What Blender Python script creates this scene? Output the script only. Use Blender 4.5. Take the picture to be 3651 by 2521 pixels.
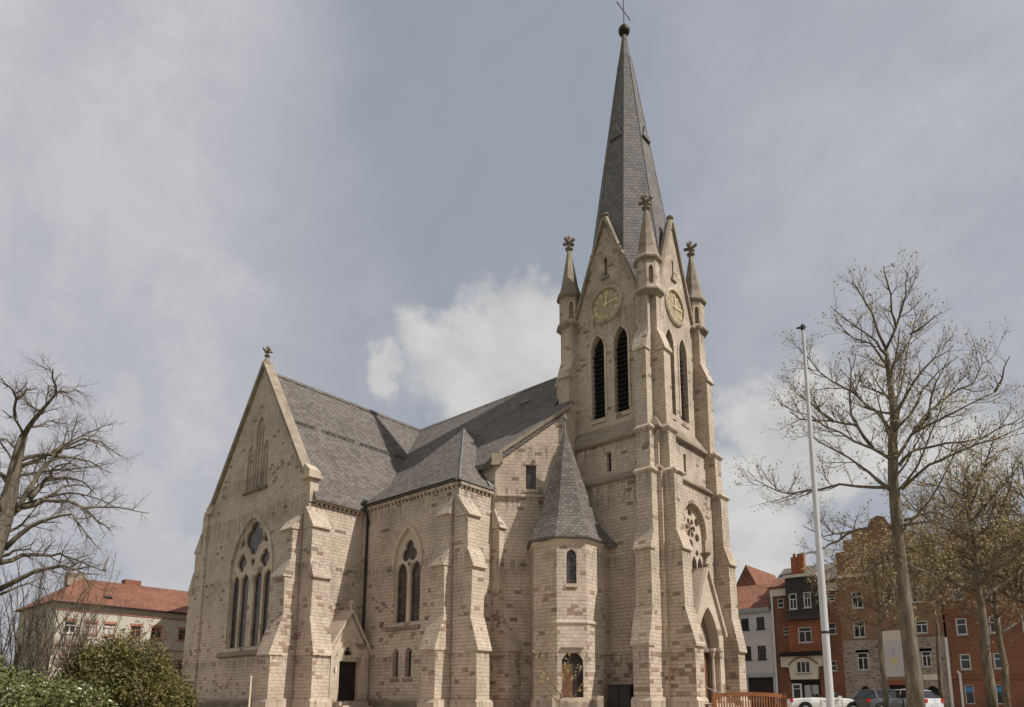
import bpy, bmesh, math, random
from mathutils import Vector, Matrix, noise as mnoise
from mathutils.geometry import tessellate_polygon

for o in list(bpy.data.objects): bpy.data.objects.remove(o)
scene = bpy.context.scene
COL = scene.collection
V = Vector
R = math.radians

# ------------------------------------------------------------------ camera
YAW, PITCH, ROLL = R(131.46157), R(9.845), R(0.24619)
CAM = V((22.137, -37.128, 0.70))
fw = V((math.cos(YAW)*math.cos(PITCH), math.sin(YAW)*math.cos(PITCH), math.sin(PITCH)))
rt = V((math.sin(YAW), -math.cos(YAW), 0.0))
up = rt.cross(fw)
cr = rt*math.cos(ROLL) + up*math.sin(ROLL)
cu = up*math.cos(ROLL) - rt*math.sin(ROLL)
cam = bpy.data.cameras.new('camera'); co = bpy.data.objects.new('camera', cam); COL.objects.link(co)
M = Matrix((cr, cu, -fw)).transposed().to_4x4(); M.translation = CAM
co.matrix_world = M
cam.sensor_fit = 'HORIZONTAL'; cam.sensor_width = 36.0
cam.lens = 2451.76*36/3651
cam.shift_x = 0.0; cam.shift_y = (2074.94-1260.5)/3651
cam.clip_start = 0.1; cam.clip_end = 6000
scene.camera = co
scene.render.resolution_x, scene.render.resolution_y = 1024, 707

def at(px, py, dist):
    """photo pixel + ground distance -> point in the place (survey of the photograph)"""
    d = cr*(px-1825.5)/2451.76 + cu*(2074.94-py)/2451.76 + fw
    return CAM + d*(dist/math.hypot(d.x, d.y))

# ------------------------------------------------------------------ light
SUN_AZ, SUN_EL = R(13.7), R(49.0)
scene.view_settings.view_transform = 'Standard'; scene.view_settings.look = 'None'
scene.view_settings.gamma = 1.0; scene.view_settings.exposure = EXPOSURE = 0.3
sd = V((math.cos(SUN_EL)*math.cos(SUN_AZ), math.cos(SUN_EL)*math.sin(SUN_AZ), math.sin(SUN_EL)))
sun = bpy.data.lights.new('sun', 'SUN'); sun.energy = 4.1; sun.angle = R(0.55); sun.color = (1.0, 0.95, 0.88)
so = bpy.data.objects.new('sun', sun); COL.objects.link(so); so.location = (60, 0, 80)
so.rotation_euler = sd.to_track_quat('Z', 'Y').to_euler()

# ------------------------------------------------------------------ node helpers
class NT:
    def __init__(s, tree): s.t = tree; s.n = tree.nodes; s.l = tree.links
    def node(s, typ, **kw):
        n = s.n.new(typ)
        for k, v in kw.items(): setattr(n, k, v)
        return n
    def put(s, sock, v):
        if isinstance(v, bpy.types.NodeSocket): s.l.new(v, sock)
        elif v is not None: sock.default_value = v
    def m(s, op, a, b=None, c=None, clamp=False):
        n = s.node('ShaderNodeMath', operation=op, use_clamp=clamp)
        for i, v in enumerate((a, b, c)): s.put(n.inputs[i], v)
        return n.outputs[0]
    def vm(s, op, a, b=None, sc=None):
        n = s.node('ShaderNodeVectorMath', operation=op)
        s.put(n.inputs[0], a)
        if b is not None: s.put(n.inputs[1], b)
        if sc is not None: s.put(n.inputs['Scale'], sc)
        return n.outputs['Value'] if op in ('DOT_PRODUCT', 'LENGTH') else n.outputs[0]
    def xyz(s, x, y, z):
        n = s.node('ShaderNodeCombineXYZ')
        for i, v in enumerate((x, y, z)): s.put(n.inputs[i], v)
        return n.outputs[0]
    def sep(s, v):
        n = s.node('ShaderNodeSeparateXYZ'); s.put(n.inputs[0], v); return n.outputs
    def noise(s, vec, scale, detail=4, rough=0.55, col=False, dist=0.0):
        n = s.node('ShaderNodeTexNoise'); s.put(n.inputs['Vector'], vec)
        n.inputs['Scale'].default_value = scale; n.inputs['Detail'].default_value = detail
        n.inputs['Roughness'].default_value = rough; n.inputs['Distortion'].default_value = dist
        return n.outputs['Color' if col else 'Fac']
    def white(s, vec):
        n = s.node('ShaderNodeTexWhiteNoise', noise_dimensions='3D'); s.put(n.inputs['Vector'], vec); return n.outputs['Value']
    def ss(s, v, a, b, o0=0.0, o1=1.0):
        n = s.node('ShaderNodeMapRange', interpolation_type='SMOOTHSTEP')
        s.put(n.inputs[0], v)
        for i, x in zip((1, 2, 3, 4), (a, b, o0, o1)): s.put(n.inputs[i], x)
        return n.outputs[0]
    def ramp(s, fac, stops, interp='LINEAR'):
        n = s.node('ShaderNodeValToRGB'); cr_ = n.color_ramp; cr_.interpolation = interp
        while len(cr_.elements) < len(stops): cr_.elements.new(0.5)
        for e, (p, c) in zip(cr_.elements, stops): e.position = p; e.color = (*c, 1)
        s.put(n.inputs[0], fac); return n.outputs[0]
    def mix(s, f, a, b, typ='MIX'):
        n = s.node('ShaderNodeMix', data_type='RGBA', blend_type=typ)
        s.put(n.inputs['Factor'], f)
        for k, v in ((6, a), (7, b)):
            s.put(n.inputs[k], (*v, 1) if isinstance(v, tuple) and len(v) == 3 else v)
        return n.outputs[2]

# ------------------------------------------------------------------ sky
w = bpy.data.worlds.new('World'); scene.world = w; w.use_nodes = True
g = NT(w.node_tree); g.n.clear()
gen = g.vm('NORMALIZE', g.node('ShaderNodeTexCoord').outputs['Generated'])
sky = g.node('ShaderNodeTexSky', sky_type='NISHITA', sun_disc=False)
sky.sun_elevation = SUN_EL; sky.sun_rotation = math.pi/2 - SUN_AZ
sky.air_density = 1.0; sky.dust_density = 1.6; sky.ozone_density = 1.0
base = g.mix(0.85, sky.outputs[0], (2.72, 2.98, 3.42))          # thin high veil over the blue
dz = g.sep(gen)[2]
# cirrus veil: stretched turbulence, thicker to the left of the church
warp = g.vm('ADD', gen, g.vm('SCALE', g.noise(gen, 1.6, 3, col=True), sc=0.28))
st = g.vm('MULTIPLY', warp, (1.6, 3.4, 2.3))
cir = g.noise(st, 2.1, 7, 0.62)
cir2 = g.noise(g.vm('MULTIPLY', warp, (5.0, 2.0, 7.0)), 1.7, 6, 0.6)
def dirv(px, py):
    d = cr*(px*1.5798-1825.5)/2451.76 + cu*(2074.94-py*1.5798)/2451.76 + fw
    return d.normalized()
def lobe(px, py, r0, r1, wt=1.0):
    d = g.vm('DOT_PRODUCT', warp2, tuple(dirv(px, py)))
    return g.ss(d, math.cos(r1), math.cos(r0), 0.0, wt)
nz = g.noise(gen, 5.5, 9, 0.6, col=True)
warp2 = g.vm('NORMALIZE', g.vm('ADD', gen, g.vm('SCALE', g.vm('SUBTRACT', nz, (0.5, 0.5, 0.5)), sc=0.26)))
nz3 = g.noise(gen, 1.1, 3, 0.5, col=True)
warp3 = g.vm('NORMALIZE', g.vm('ADD', gen, g.vm('SCALE', g.vm('SUBTRACT', nz3, (0.5, 0.5, 0.5)), sc=0.35)))
def veil(px, py, r0, r1):
    d = g.vm('DOT_PRODUCT', warp3, tuple(dirv(px, py)))
    return g.ss(d, math.cos(r1), math.cos(r0))
left = g.m('MAXIMUM', veil(60, 120, 0.16, 0.34), g.m('MULTIPLY', veil(60, 700, 0.12, 0.46), 0.85))
right = g.m('MULTIPLY', veil(2250, 400, 0.05, 0.5), 0.5)
low = g.m('MULTIPLY', g.ss(dz, 0.40, 0.03), 0.6)
amt = g.m('MAXIMUM', g.m('MAXIMUM', left, right), low)
fib = g.noise(g.vm('MULTIPLY', warp, (7.0, 2.6, 9.0)), 2.2, 8, 0.68)
ct = g.m('MULTIPLY', g.ss(cir, 0.34, 0.72), g.m('ADD', 0.12, g.m('MULTIPLY', amt, 0.42)), clamp=True)
ct = g.m('ADD', ct, g.m('MULTIPLY', amt, 0.7), clamp=True)
ct = g.m('MULTIPLY', ct, g.m('ADD', 0.84, g.m('MULTIPLY', g.ss(fib, 0.3, 0.7), 0.26)), clamp=True)
ct = g.m('ADD', ct, g.m('MULTIPLY', g.ss(cir2, 0.5, 0.85), 0.08), clamp=True)
c1 = g.mix(ct, base, (4.5, 4.42, 4.68))
# cumulus: separate banks low in the sky
cum = None
for a in ((1110, 760, 0.015, 0.065), (1190, 730, 0.02, 0.08), (1060, 840, 0.02, 0.095), (880, 855, 0.0, 0.04), (1250, 790, 0.03, 0.11), (1200, 880, 0.05, 0.13), (1000, 790, 0.01, 0.06),
          (1730, 920, 0.045, 0.085), (1800, 1040, 0.07, 0.115), (1690, 1130, 0.05, 0.10), (1920, 970, 0.05, 0.10), (1700, 1290, 0.04, 0.11), (2150, 1000, 0.0, 0.07),
          (450, 1040, 0.0, 0.035, 0.3), (230, 890, 0.0, 0.04, 0.3), (400, 1290, 0.0, 0.07, 0.6), (330, 1150, 0.0, 0.08, 0.3), (2600, 1000, 0.03, 0.16, 0.7), (-300, 1050, 0.03, 0.15, 0.5)):
    l = lobe(*a); cum = l if cum is None else g.m('MAXIMUM', cum, l)
# unseen bright cumulus added outside the frame to lift fill on shaded walls
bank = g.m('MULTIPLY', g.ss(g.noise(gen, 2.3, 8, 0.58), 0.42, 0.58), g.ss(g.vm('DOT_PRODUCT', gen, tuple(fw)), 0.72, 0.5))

body = g.noise(g.vm('MULTIPLY', gen, (1, 1, 1.5)), 9.0, 6, 0.6)
ccol = g.ramp(body, [(0.30, (4.3, 4.25, 4.25)), (0.46, (4.9, 4.85, 4.75)), (0.66, (5.6, 5.5, 5.35))])
c2 = g.mix(g.m('MULTIPLY', cum, 0.92), c1, ccol)
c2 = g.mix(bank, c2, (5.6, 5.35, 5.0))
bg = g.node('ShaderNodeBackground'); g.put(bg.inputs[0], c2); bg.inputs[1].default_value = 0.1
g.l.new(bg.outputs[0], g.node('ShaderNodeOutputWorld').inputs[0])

# ------------------------------------------------------------------ materials
def new_mat(name):
    m = bpy.data.materials.new(name); m.use_nodes = True
    t = NT(m.node_tree); t.n.clear()
    p = t.node('ShaderNodeBsdfPrincipled'); o = t.node('ShaderNodeOutputMaterial')
    t.l.new(p.outputs[0], o.inputs[0])
    return m, t, p
def uv_of(t):
    ge = t.node('ShaderNodeNewGeometry'); P = ge.outputs['Position']
    N = t.vm('ADD', ge.outputs['True Normal'], (0.0011, 0.0017, 0.0))
    T = t.vm('NORMALIZE', t.vm('CROSS_PRODUCT', (0, 0, 1), N))
    B = t.vm('CROSS_PRODUCT', N, T)
    return P, t.vm('DOT_PRODUCT', P, T), t.vm('DOT_PRODUCT', P, B), N
def courses(name, bw, bh, stops, joint, jw, redc=None, rough=0.9, bump=0.5, stain=0.35, bdist=0.03, rows_var=True, overlap=False, spec=0.3, streak=0.3, redz=None, soft=0.0, weather=False):
    m, t, p = new_mat(name)
    P, u, v, N = uv_of(t)
    wob = t.m('MULTIPLY', t.m('SUBTRACT', t.noise(P, 1.7, 2), 0.5), bh*0.22)
    vv = t.m('DIVIDE', t.m('ADD', v, wob), bh)
    row = t.m('FLOOR', vv)
    rr = t.white(t.xyz(row, 3.3, 7.7))
    uu = t.m('ADD', t.m('DIVIDE', u, bw), t.m('ADD', t.m('MULTIPLY', t.m('MODULO', row, 2.0), 0.5), t.m('MULTIPLY', rr, 0.6 if rows_var else 0.06)))
    colm = t.m('FLOOR', uu)
    r1 = t.white(t.xyz(colm, row, 0.5)); r2 = t.white(t.xyz(colm, row, 9.5))
    fu, fv = t.m('FRACT', uu), t.m('FRACT', vv)
    eu = t.m('MULTIPLY', t.m('MINIMUM', fu, t.m('SUBTRACT', 1.0, fu)), bw)
    ev = t.m('MULTIPLY', t.m('MINIMUM', fv, t.m('SUBTRACT', 1.0, fv)), bh)
    e = t.ss(t.m('MINIMUM', eu, ev), jw*0.4, jw*1.3)
    c = t.ramp(r1, stops)
    if redc:
        low = t.noise(P, 0.22, 3, 0.5)
        thr = t.m('ADD', 1.03, t.m('MULTIPLY', t.m('SUBTRACT', low, 0.5), -0.75))
        if redz:
            thr = t.m('SUBTRACT', thr, t.ss(t.sep(P)[2], redz[1], redz[0], 0.0, redz[2]))
        c = t.mix(t.m('MULTIPLY', t.m('GREATER_THAN', r2, thr), 0.85), c, t.ramp(t.m('FRACT', t.m('MULTIPLY', r1, 7.3)), redc))
        c = t.mix(t.m('MULTIPLY', t.m('LESS_THAN', t.white(t.xyz(colm, row, 4.1)), 0.02), 0.7), c, (0.13, 0.095, 0.07))
    c = t.mix(t.m('ADD', e, soft, clamp=True), joint, c)
    big = t.noise(P, 0.45, 5, 0.6)
    c = t.mix(stain, c, t.ramp(big, [(0.3, (0.55, 0.52, 0.5)), (0.55, (1.0, 0.99, 0.97)), (0.75, (1.12, 1.1, 1.06))]), 'MULTIPLY')
    if streak:
        s3 = t.vm('MULTIPLY', P, (1.0, 1.0, 0.12))
        sk = t.ss(t.noise(s3, 1.6, 5, 0.65), 0.58, 0.75)
        c = t.mix(t.m('MULTIPLY', sk, streak), c, (0.09, 0.075, 0.06))
    if weather:
        z = t.sep(P)[2]
        mot = t.ss(t.noise(P, 2.1, 6, 0.7), 0.5, 0.72)                      # rough, sooty mottling of the stone
        c = t.mix(t.m('MULTIPLY', mot, 0.28), c, (0.16, 0.125, 0.095))
        run = t.ss(t.noise(t.vm('MULTIPLY', P, (2.6, 2.6, 0.16)), 1.5, 5, 0.7), 0.42, 0.66)
        led = None
        for L_, h_ in ((25.0, 2.2), (16.15, 1.5), (13.5, 1.6), (12.75, 1.2), (9.0, 1.0), (3.35, 0.9), (0.75, 0.8)):
            q = t.m('MULTIPLY', t.ss(z, L_-h_, L_-0.05), t.m('LESS_THAN', z, L_))
            led = q if led is None else t.m('MAXIMUM', led, q)
        c = t.mix(t.m('MULTIPLY', t.m('MULTIPLY', led, run), 0.62), c, (0.085, 0.068, 0.052))   # run-off under ledges
        top = t.m('MULTIPLY', t.ss(z, 22.5, 30.0), t.ss(t.noise(P, 1.3, 5, 0.65), 0.34, 0.62))
        c = t.mix(t.m('MULTIPLY', top, 0.5), c, (0.15, 0.118, 0.088))                           # exposed top blackened by weather
    fine = t.noise(P, 9.0, 5, 0.65)
    c = t.mix(0.42, c, t.ramp(fine, [(0.25, (0.72, 0.72, 0.72)), (0.5, (1, 1, 1)), (0.75, (1.2, 1.2, 1.2))]), 'MULTIPLY')
    t.put(p.inputs['Base Color'], c)
    p.inputs['Roughness'].default_value = rough; p.inputs['Specular IOR Level'].default_value = spec
    h = t.m('ADD', t.m('MULTIPLY', e, 0.6), t.m('ADD', t.m('MULTIPLY', fine, 0.5), t.m('MULTIPLY', r2, 0.35)))
    if overlap: h = t.m('ADD', h, t.m('MULTIPLY', t.m('SUBTRACT', 1.0, fv), 1.0))
    b = t.node('ShaderNodeBump'); b.inputs['Strength'].default_value = bump; b.inputs['Distance'].default_value = bdist
    t.put(b.inputs['Height'], h); t.l.new(b.outputs[0], p.inputs['Normal'])
    return m
def plain(name, col, rough=0.7, var=0.25, scale=3.0, metal=0.0, spec=0.4, bump=0.0, col2=None, aniso=(1, 1, 1)):
    m, t, p = new_mat(name)
    P = t.node('ShaderNodeNewGeometry').outputs['Position']
    P = t.vm('MULTIPLY', P, aniso)
    n = t.noise(P, scale, 6, 0.6)
    lo = tuple(c*(1-var) for c in col); hi = tuple(min(1, c*(1+var*0.8)) for c in col)
    c = t.ramp(n, [(0.3, lo), (0.52, col), (0.72, col2 or hi)])
    t.put(p.inputs['Base Color'], c)
    p.inputs['Roughness'].default_value = rough; p.inputs['Metallic'].default_value = metal
    p.inputs['Specular IOR Level'].default_value = spec
    if bump:
        b = t.node('ShaderNodeBump'); b.inputs['Strength'].default_value = bump; b.inputs['Distance'].default_value = 0.03
        t.put(b.inputs['Height'], t.noise(P, scale*5, 5, 0.6)); t.l.new(b.outputs[0], p.inputs['Normal'])
    return m

STONE = [(0.0, (0.445, 0.363, 0.29)), (0.25, (0.485, 0.402, 0.325)), (0.6, (0.50, 0.416, 0.338)), (0.85, (0.525, 0.44, 0.36)), (1.0, (0.455, 0.373, 0.30))]
RED = [(0.0, (0.27, 0.165, 0.12)), (0.5, (0.35, 0.24, 0.18)), (1.0, (0.19, 0.115, 0.085))]
M_STONE = courses('sandstone_blocks', 0.42, 0.205, STONE, (0.36, 0.285, 0.22), 0.013, RED, bump=0.9, bdist=0.04, stain=0.6, streak=0.35, redz=(1.0, 11.0, 0.13), soft=0.5, weather=True)
M_ASHLAR = courses('dressed_sandstone', 0.7, 0.35, [(0, (0.46, 0.382, 0.305)), (0.5, (0.50, 0.418, 0.338)), (1, (0.47, 0.392, 0.315))], (0.39, 0.32, 0.25), 0.014,
                   [(0, (0.40, 0.29, 0.215)), (1, (0.36, 0.25, 0.18))], bump=0.4, stain=0.55, streak=0.35, soft=0.3, weather=True)
M_STAIN = courses('stained_sandstone', 0.8, 0.4, [(0, (0.25, 0.205, 0.16)), (0.5, (0.32, 0.265, 0.205)), (1, (0.22, 0.18, 0.14))], (0.2, 0.16, 0.125), 0.014, bump=0.5, stain=0.7, streak=0.5, soft=0.3)
M_DARKST = courses('weathered_sandstone', 0.8, 0.4, [(0, (0.20, 0.165, 0.125)), (0.5, (0.27, 0.22, 0.165)), (1, (0.16, 0.135, 0.105))], (0.15, 0.12, 0.09), 0.014, bump=0.4, stain=0.7, streak=0.6)
M_SLATE = courses('roof_slates', 0.30, 0.20, [(0, (0.11, 0.096, 0.088)), (0.4, (0.15, 0.133, 0.122)), (0.8, (0.18, 0.162, 0.148)), (1, (0.12, 0.097, 0.087))], (0.055, 0.048, 0.045), 0.013,
                  rough=0.85, bump=0.6, stain=0.35, rows_var=False, overlap=True, spec=0.12, streak=0.12)
M_SPIRE = courses('spire_slates', 0.34, 0.26, [(0, (0.13, 0.12, 0.117)), (0.5, (0.16, 0.149, 0.145)), (1, (0.185, 0.172, 0.166))], (0.08, 0.075, 0.075), 0.014,
                  rough=0.8, bump=0.7, stain=0.35, rows_var=False, overlap=True, spec=0.15, streak=0.15)
M_LEAD = plain('lead_flashing', (0.17, 0.172, 0.178), 0.65, 0.25, 2.0, 0.0)
M_DARKM = plain('dark_metal', (0.025, 0.022, 0.02), 0.5, 0.3, 4.0, 0.5)
M_GUTTER = plain('black_gutter', (0.012, 0.011, 0.011), 0.55, 0.3, 4.0)
M_DOOR = plain('dark_oak', (0.022, 0.014, 0.010), 0.6, 0.4, 3.0, aniso=(6, 6, 0.6))
M_BROWNDOOR = plain('brown_oak', (0.16, 0.075, 0.035), 0.6, 0.4, 3.0, aniso=(6, 6, 0.6))
M_LOUVRE = plain('louvre_slats', (0.011, 0.009, 0.008), 0.75, 0.4, 3.0)
M_GOLD = plain('gilding', (0.78, 0.63, 0.34), 0.45, 0.1, 5.0, 0.15)
M_DIAL = plain('clock_dial', (0.33, 0.265, 0.18), 0.6, 0.25, 3.0)
def leaded():
    m, t, p = new_mat('leaded_glass')
    P, u, v, N = uv_of(t)
    a = t.m('FRACT', t.m('MULTIPLY', u, 5.5)); b = t.m('FRACT', t.m('MULTIPLY', v, 4.2))
    ln = t.m('MINIMUM', t.m('MINIMUM', a, t.m('SUBTRACT', 1.0, a)), t.m('MINIMUM', b, t.m('SUBTRACT', 1.0, b)))
    r = t.white(t.xyz(t.m('FLOOR', t.m('MULTIPLY', u, 5.5)), t.m('FLOOR', t.m('MULTIPLY', v, 4.2)), 0.3))
    c = t.ramp(r, [(0, (0.016, 0.013, 0.012)), (0.45, (0.04, 0.032, 0.03)), (0.75, (0.075, 0.055, 0.048)), (0.9, (0.09, 0.04, 0.035)), (1, (0.045, 0.05, 0.075))])
    t.put(p.inputs['Base Color'], t.mix(t.ss(ln, 0.03, 0.08), (0.01, 0.01, 0.01), c))
    p.inputs['Roughness'].default_value = 0.22; p.inputs['Specular IOR Level'].default_value = 0.5
    bm = t.node('ShaderNodeBump'); bm.inputs['Strength'].default_value = 0.5; bm.inputs['Distance'].default_value = 0.05
    t.put(bm.inputs['Height'], t.m('ADD', r, t.noise(P, 3.0))); t.l.new(bm.outputs[0], p.inputs['Normal'])
    return m
M_LEADED = leaded()
M_GLASS = plain('window_glass', (0.03, 0.032, 0.036), 0.08, 0.5, 0.8, spec=0.6)
M_WHITE = plain('white_paint', (0.72, 0.71, 0.69), 0.5, 0.08, 2.0)
M_BARK = plain('bark', (0.13, 0.105, 0.075), 0.95, 0.45, 2.2, bump=0.8, aniso=(3, 3, 0.7), col2=(0.22, 0.19, 0.13))
M_TWIG = plain('twig_bark', (0.105, 0.075, 0.052), 0.9, 0.35, 1.5)
M_TWIGY = plain('budding_twigs', (0.20, 0.155, 0.085), 0.9, 0.3, 1.2)
M_BUD = plain('spring_buds', (0.31, 0.245, 0.12), 0.8, 0.3, 1.2)

# ------------------------------------------------------------------ mesh helpers
class Fr:
    """local frame: u to the right along a wall, v up, w outward"""
    def __init__(s, O, U, W, Vv=(0, 0, 1)): s.O, s.U, s.W, s.V = V(O), V(U).normalized(), V(W).normalized(), V(Vv)
    def __call__(s, u, v, w=0.0): return s.O + s.U*u + s.V*v + s.W*w
class MB:
    def __init__(s): s.v = []; s.f = []; s.mi = []; s.cur = 0
    def add(s, pts): i = len(s.v); s.v += [tuple(p) for p in pts]; return i
    def face(s, idx): s.f.append(tuple(idx)); s.mi.append(s.cur)
    def poly(s, pts): i = s.add(pts); s.face(range(i, i+len(pts)))
    def box(s, x0, x1, y0, y1, z0, z1):
        i = s.add([(x, y, z) for z in (z0, z1) for x, y in ((x0, y0), (x1, y0), (x1, y1), (x0, y1))])
        for q in ((0, 3, 2, 1), (4, 5, 6, 7), (0, 1, 5, 4), (1, 2, 6, 5), (2, 3, 7, 6), (3, 0, 4, 7)): s.face([i+k for k in q])
    def fbox(s, F, u0, u1, v0, v1, w0, w1):
        s.loft([[F(u0, v, w), F(u1, v, w), F(u1, v2, w), F(u0, v2, w)] for w, v, v2 in ((w0, v0, v1), (w1, v0, v1))])
    def ext(s, pts, vec):
        pts = [V(p) for p in pts]; vec = V(vec); n = len(pts)
        i = s.add(pts); j = s.add([p+vec for p in pts])
        s.face(range(i+n-1, i-1, -1)); s.face(range(j, j+n))
        for k in range(n): s.face((i+k, i+(k+1) % n, j+(k+1) % n, j+k))
    def loft(s, loops, caps=True):
        n = len(loops[0]); ids = [s.add(l) for l in loops]
        for a, b in zip(ids, ids[1:]):
            for k in range(n): s.face((a+k, a+(k+1) % n, b+(k+1) % n, b+k))
        if caps: s.face(range(ids[0]+n-1, ids[0]-1, -1)); s.face(range(ids[-1], ids[-1]+n))
    def panel(s, F, outer, holes, depth=0.0, w=0.0, rim=False, back=False):
        loops = [outer] + list(holes)
        tri = tessellate_polygon([[V((a, b, 0)) for a, b in l] for l in loops])
        flat = [p for l in loops for p in l]
        i = s.add([F(a, b, w) for a, b in flat])
        for t in tri: s.face([i+k for k in t])
        if back:
            j = s.add([F(a, b, w-depth) for a, b in flat])
            for t in tri: s.face([j+k for k in t])
        for q, l in enumerate(loops):
            if q == 0 and not rim: continue
            n = len(l); j = s.add([F(a, b, w) for a, b in l]); k2 = s.add([F(a, b, w-depth) for a, b in l])
            for k in range(n): s.face((j+k, j+(k+1) % n, k2+(k+1) % n, k2+k))
    def tube(s, pts, rad, n=6, cap=True):
        pts = [V(p) for p in pts]; loops = []
        ref = None
        for k, p in enumerate(pts):
            d = (pts[min(k+1, len(pts)-1)] - pts[max(k-1, 0)])
            d = d.normalized() if d.length > 1e-9 else V((0, 0, 1))
            if ref is None: ref = d.orthogonal().normalized()
            a = (ref - d*ref.dot(d)); a = a.normalized() if a.length > 1e-6 else d.orthogonal().normalized()
            ref = a; b = d.cross(a)
            r = rad[k] if isinstance(rad, (list, tuple)) else rad
            loops.append([p + a*(r*math.cos(2*math.pi*q/n)) + b*(r*math.sin(2*math.pi*q/n)) for q in range(n)])
        s.loft(loops, cap)
    def lathe(s, prof, c, n=12, ph=0.0):
        s.loft([[(c[0]+r*math.cos(ph+2*math.pi*k/n), c[1]+r*math.sin(ph+2*math.pi*k/n), c[2]+z) for k in range(n)] for r, z in prof])
    def build(s, name, mats, parent=None, smooth=False, recalc=True, bevel=0.0):
        me = bpy.data.meshes.new(name); me.from_pydata(s.v, [], s.f)
        mats = mats if isinstance(mats, (list, tuple)) else [mats]
        for m in mats: me.materials.append(m)
        for p, mi in zip(me.polygons, s.mi): p.material_index = mi; p.use_smooth = smooth
        if recalc:
            bm = bmesh.new(); bm.from_mesh(me); bmesh.ops.recalc_face_normals(bm, faces=bm.faces); bm.to_mesh(me); bm.free()
        o = bpy.data.objects.new(name, me); COL.objects.link(o)
        if parent:
            o.parent = parent
            if parent.parent is None: o.matrix_parent_inverse = Matrix.Translation(-parent.location)
        return o
def build_each(mb, name, mat, parent):
    """one object per connected piece of a builder"""
    par = list(range(len(mb.v)))
    def fd(a):
        while par[a] != a: par[a] = par[par[a]]; a = par[a]
        return a
    for f_ in mb.f:
        for a in f_[1:]: par[fd(a)] = fd(f_[0])
    groups = {}
    for f_ in mb.f: groups.setdefault(fd(f_[0]), []).append(f_)
    out = []
    for fs in groups.values():
        ids = sorted({a for f_ in fs for a in f_}); mp = {a: k for k, a in enumerate(ids)}
        q = MB(); q.v = [mb.v[a] for a in ids]; q.f = [tuple(mp[a] for a in f_) for f_ in fs]; q.mi = [0]*len(fs)
        out.append(q.build(name, mat, parent))
    return out
def tag(o, label=None, cat=None, group=None, kind=None):
    for k, v in (('label', label), ('category', cat), ('group', group), ('kind', kind)):
        if v: o[k] = v
    return o
def thing(name, loc, label, cat, group=None):
    o = bpy.data.objects.new(name, None); COL.objects.link(o); o.location = loc
    o.empty_display_size = 0.5
    return tag(o, label, cat, group)
def arch(u0, u1, z0, zs, zt, n=7):
    """pointed-arch outline, counter-clockwise from lower left"""
    wd = u1-u0; h = zt-zs; r = (h*h + wd*wd/4)/wd
    pts = [(u0, z0), (u1, z0)]
    a1 = math.asin(min(1, h/r)) if r > wd/2 else math.pi/2
    for k in range(n):
        a = a1*k/n; pts.append((u1 - r + r*math.cos(a), zs + r*math.sin(a)))
    pts.append(((u0+u1)/2, zt))
    for k in range(n-1, -1, -1):
        a = a1*k/n; pts.append((u0 + r - r*math.cos(a), zs + r*math.sin(a)))
    return pts
def foil(c, n, a, b, ph=math.pi/2, seg=40):
    """n-lobed foil: lobes of radius b centred a from c"""
    pts = []
    for k in range(seg):
        th = 2*math.pi*k/seg; best = 0.3*b
        for i in range(n):
            d = th - ph - 2*math.pi*i/n; s_ = b*b - (a*math.sin(d))**2
            if s_ >= 0: best = max(best, a*math.cos(d) + math.sqrt(s_))
        pts.append((c[0]+best*math.cos(th), c[1]+best*math.sin(th)))
    return pts
def circ(c, r, n=24): return [(c[0]+r*math.cos(2*math.pi*k/n), c[1]+r*math.sin(2*math.pi*k/n)) for k in range(n)]
def rect(a, b, c, d): return [(a, c), (b, c), (b, d), (a, d)]
# ================================================================== CHURCH
church = thing('church', (-8, 0, 0), 'sandstone gothic church with slate roofs, tall clock tower and needle spire', 'church')
def S_(y): return Fr((0, y, 0), (1, 0, 0), (0, -1, 0))
def W_(x): return Fr((x, 0, 0), (0, 1, 0), (1, 0, 0))
def N_(y): return Fr((0, y, 0), (-1, 0, 0), (0, 1, 0))
def E_(x): return Fr((x, 0, 0), (0, -1, 0), (-1, 0, 0))

def stone_window(name, F, op, depth, holes, sill=None, mould=0.0, plate=0.16, label=None):
    """glass pane set back in its opening, with a cut stone tracery plate, a hood mould and a sloping sill"""
    b = MB(); b.panel(F, op, [], w=-depth)
    o = b.build(name, M_LEADED, church)
    if label: o['label'] = label
    if holes:
        t = MB(); t.panel(F, op, holes, plate, w=-depth+plate+0.01)
        t.build('tracery', M_ASHLAR, o)
    if mould:
        zs = op[2][1]; u0, u1 = op[0][0], op[1][0]; zt = max(p[1] for p in op)
        c = MB()
        pts_o = arch(u0-mould, u1+mould, zs-0.3, zs, zt+mould*1.25, 9)
        pts_i = arch(u0-0.002, u1+0.002, zs-0.3, zs, zt+0.002, 9)
        n = len(pts_o)
        for k in range(1, n):
            k2 = (k+1) % n
            if k2 == 0:
                q = [pts_o[k], pts_o[0], pts_i[0], pts_i[k]]
            else: q = [pts_o[k], pts_o[k2], pts_i[k2], pts_i[k]]
            if k == n-1 or True:
                c.loft([[F(a, z, 0.0) for a, z in q], [F(a, z, 0.10) for a, z in q]])
        c.build('hood_mould', M_ASHLAR, o)
    if sill:
        u0, u1, z, out, h = sill
        c = MB()
        c.ext([F(u0, z, -depth+0.05), F(u0, z-h, out), F(u0, z-h-0.13, out), F(u0, z-h-0.18, 0.0), F(u0, z-h-0.18, -depth+0.05)], F(u1, 0, 0)-F(u0, 0, 0))
        c.build('window_sill', M_DARKST, o)
    return o

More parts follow.
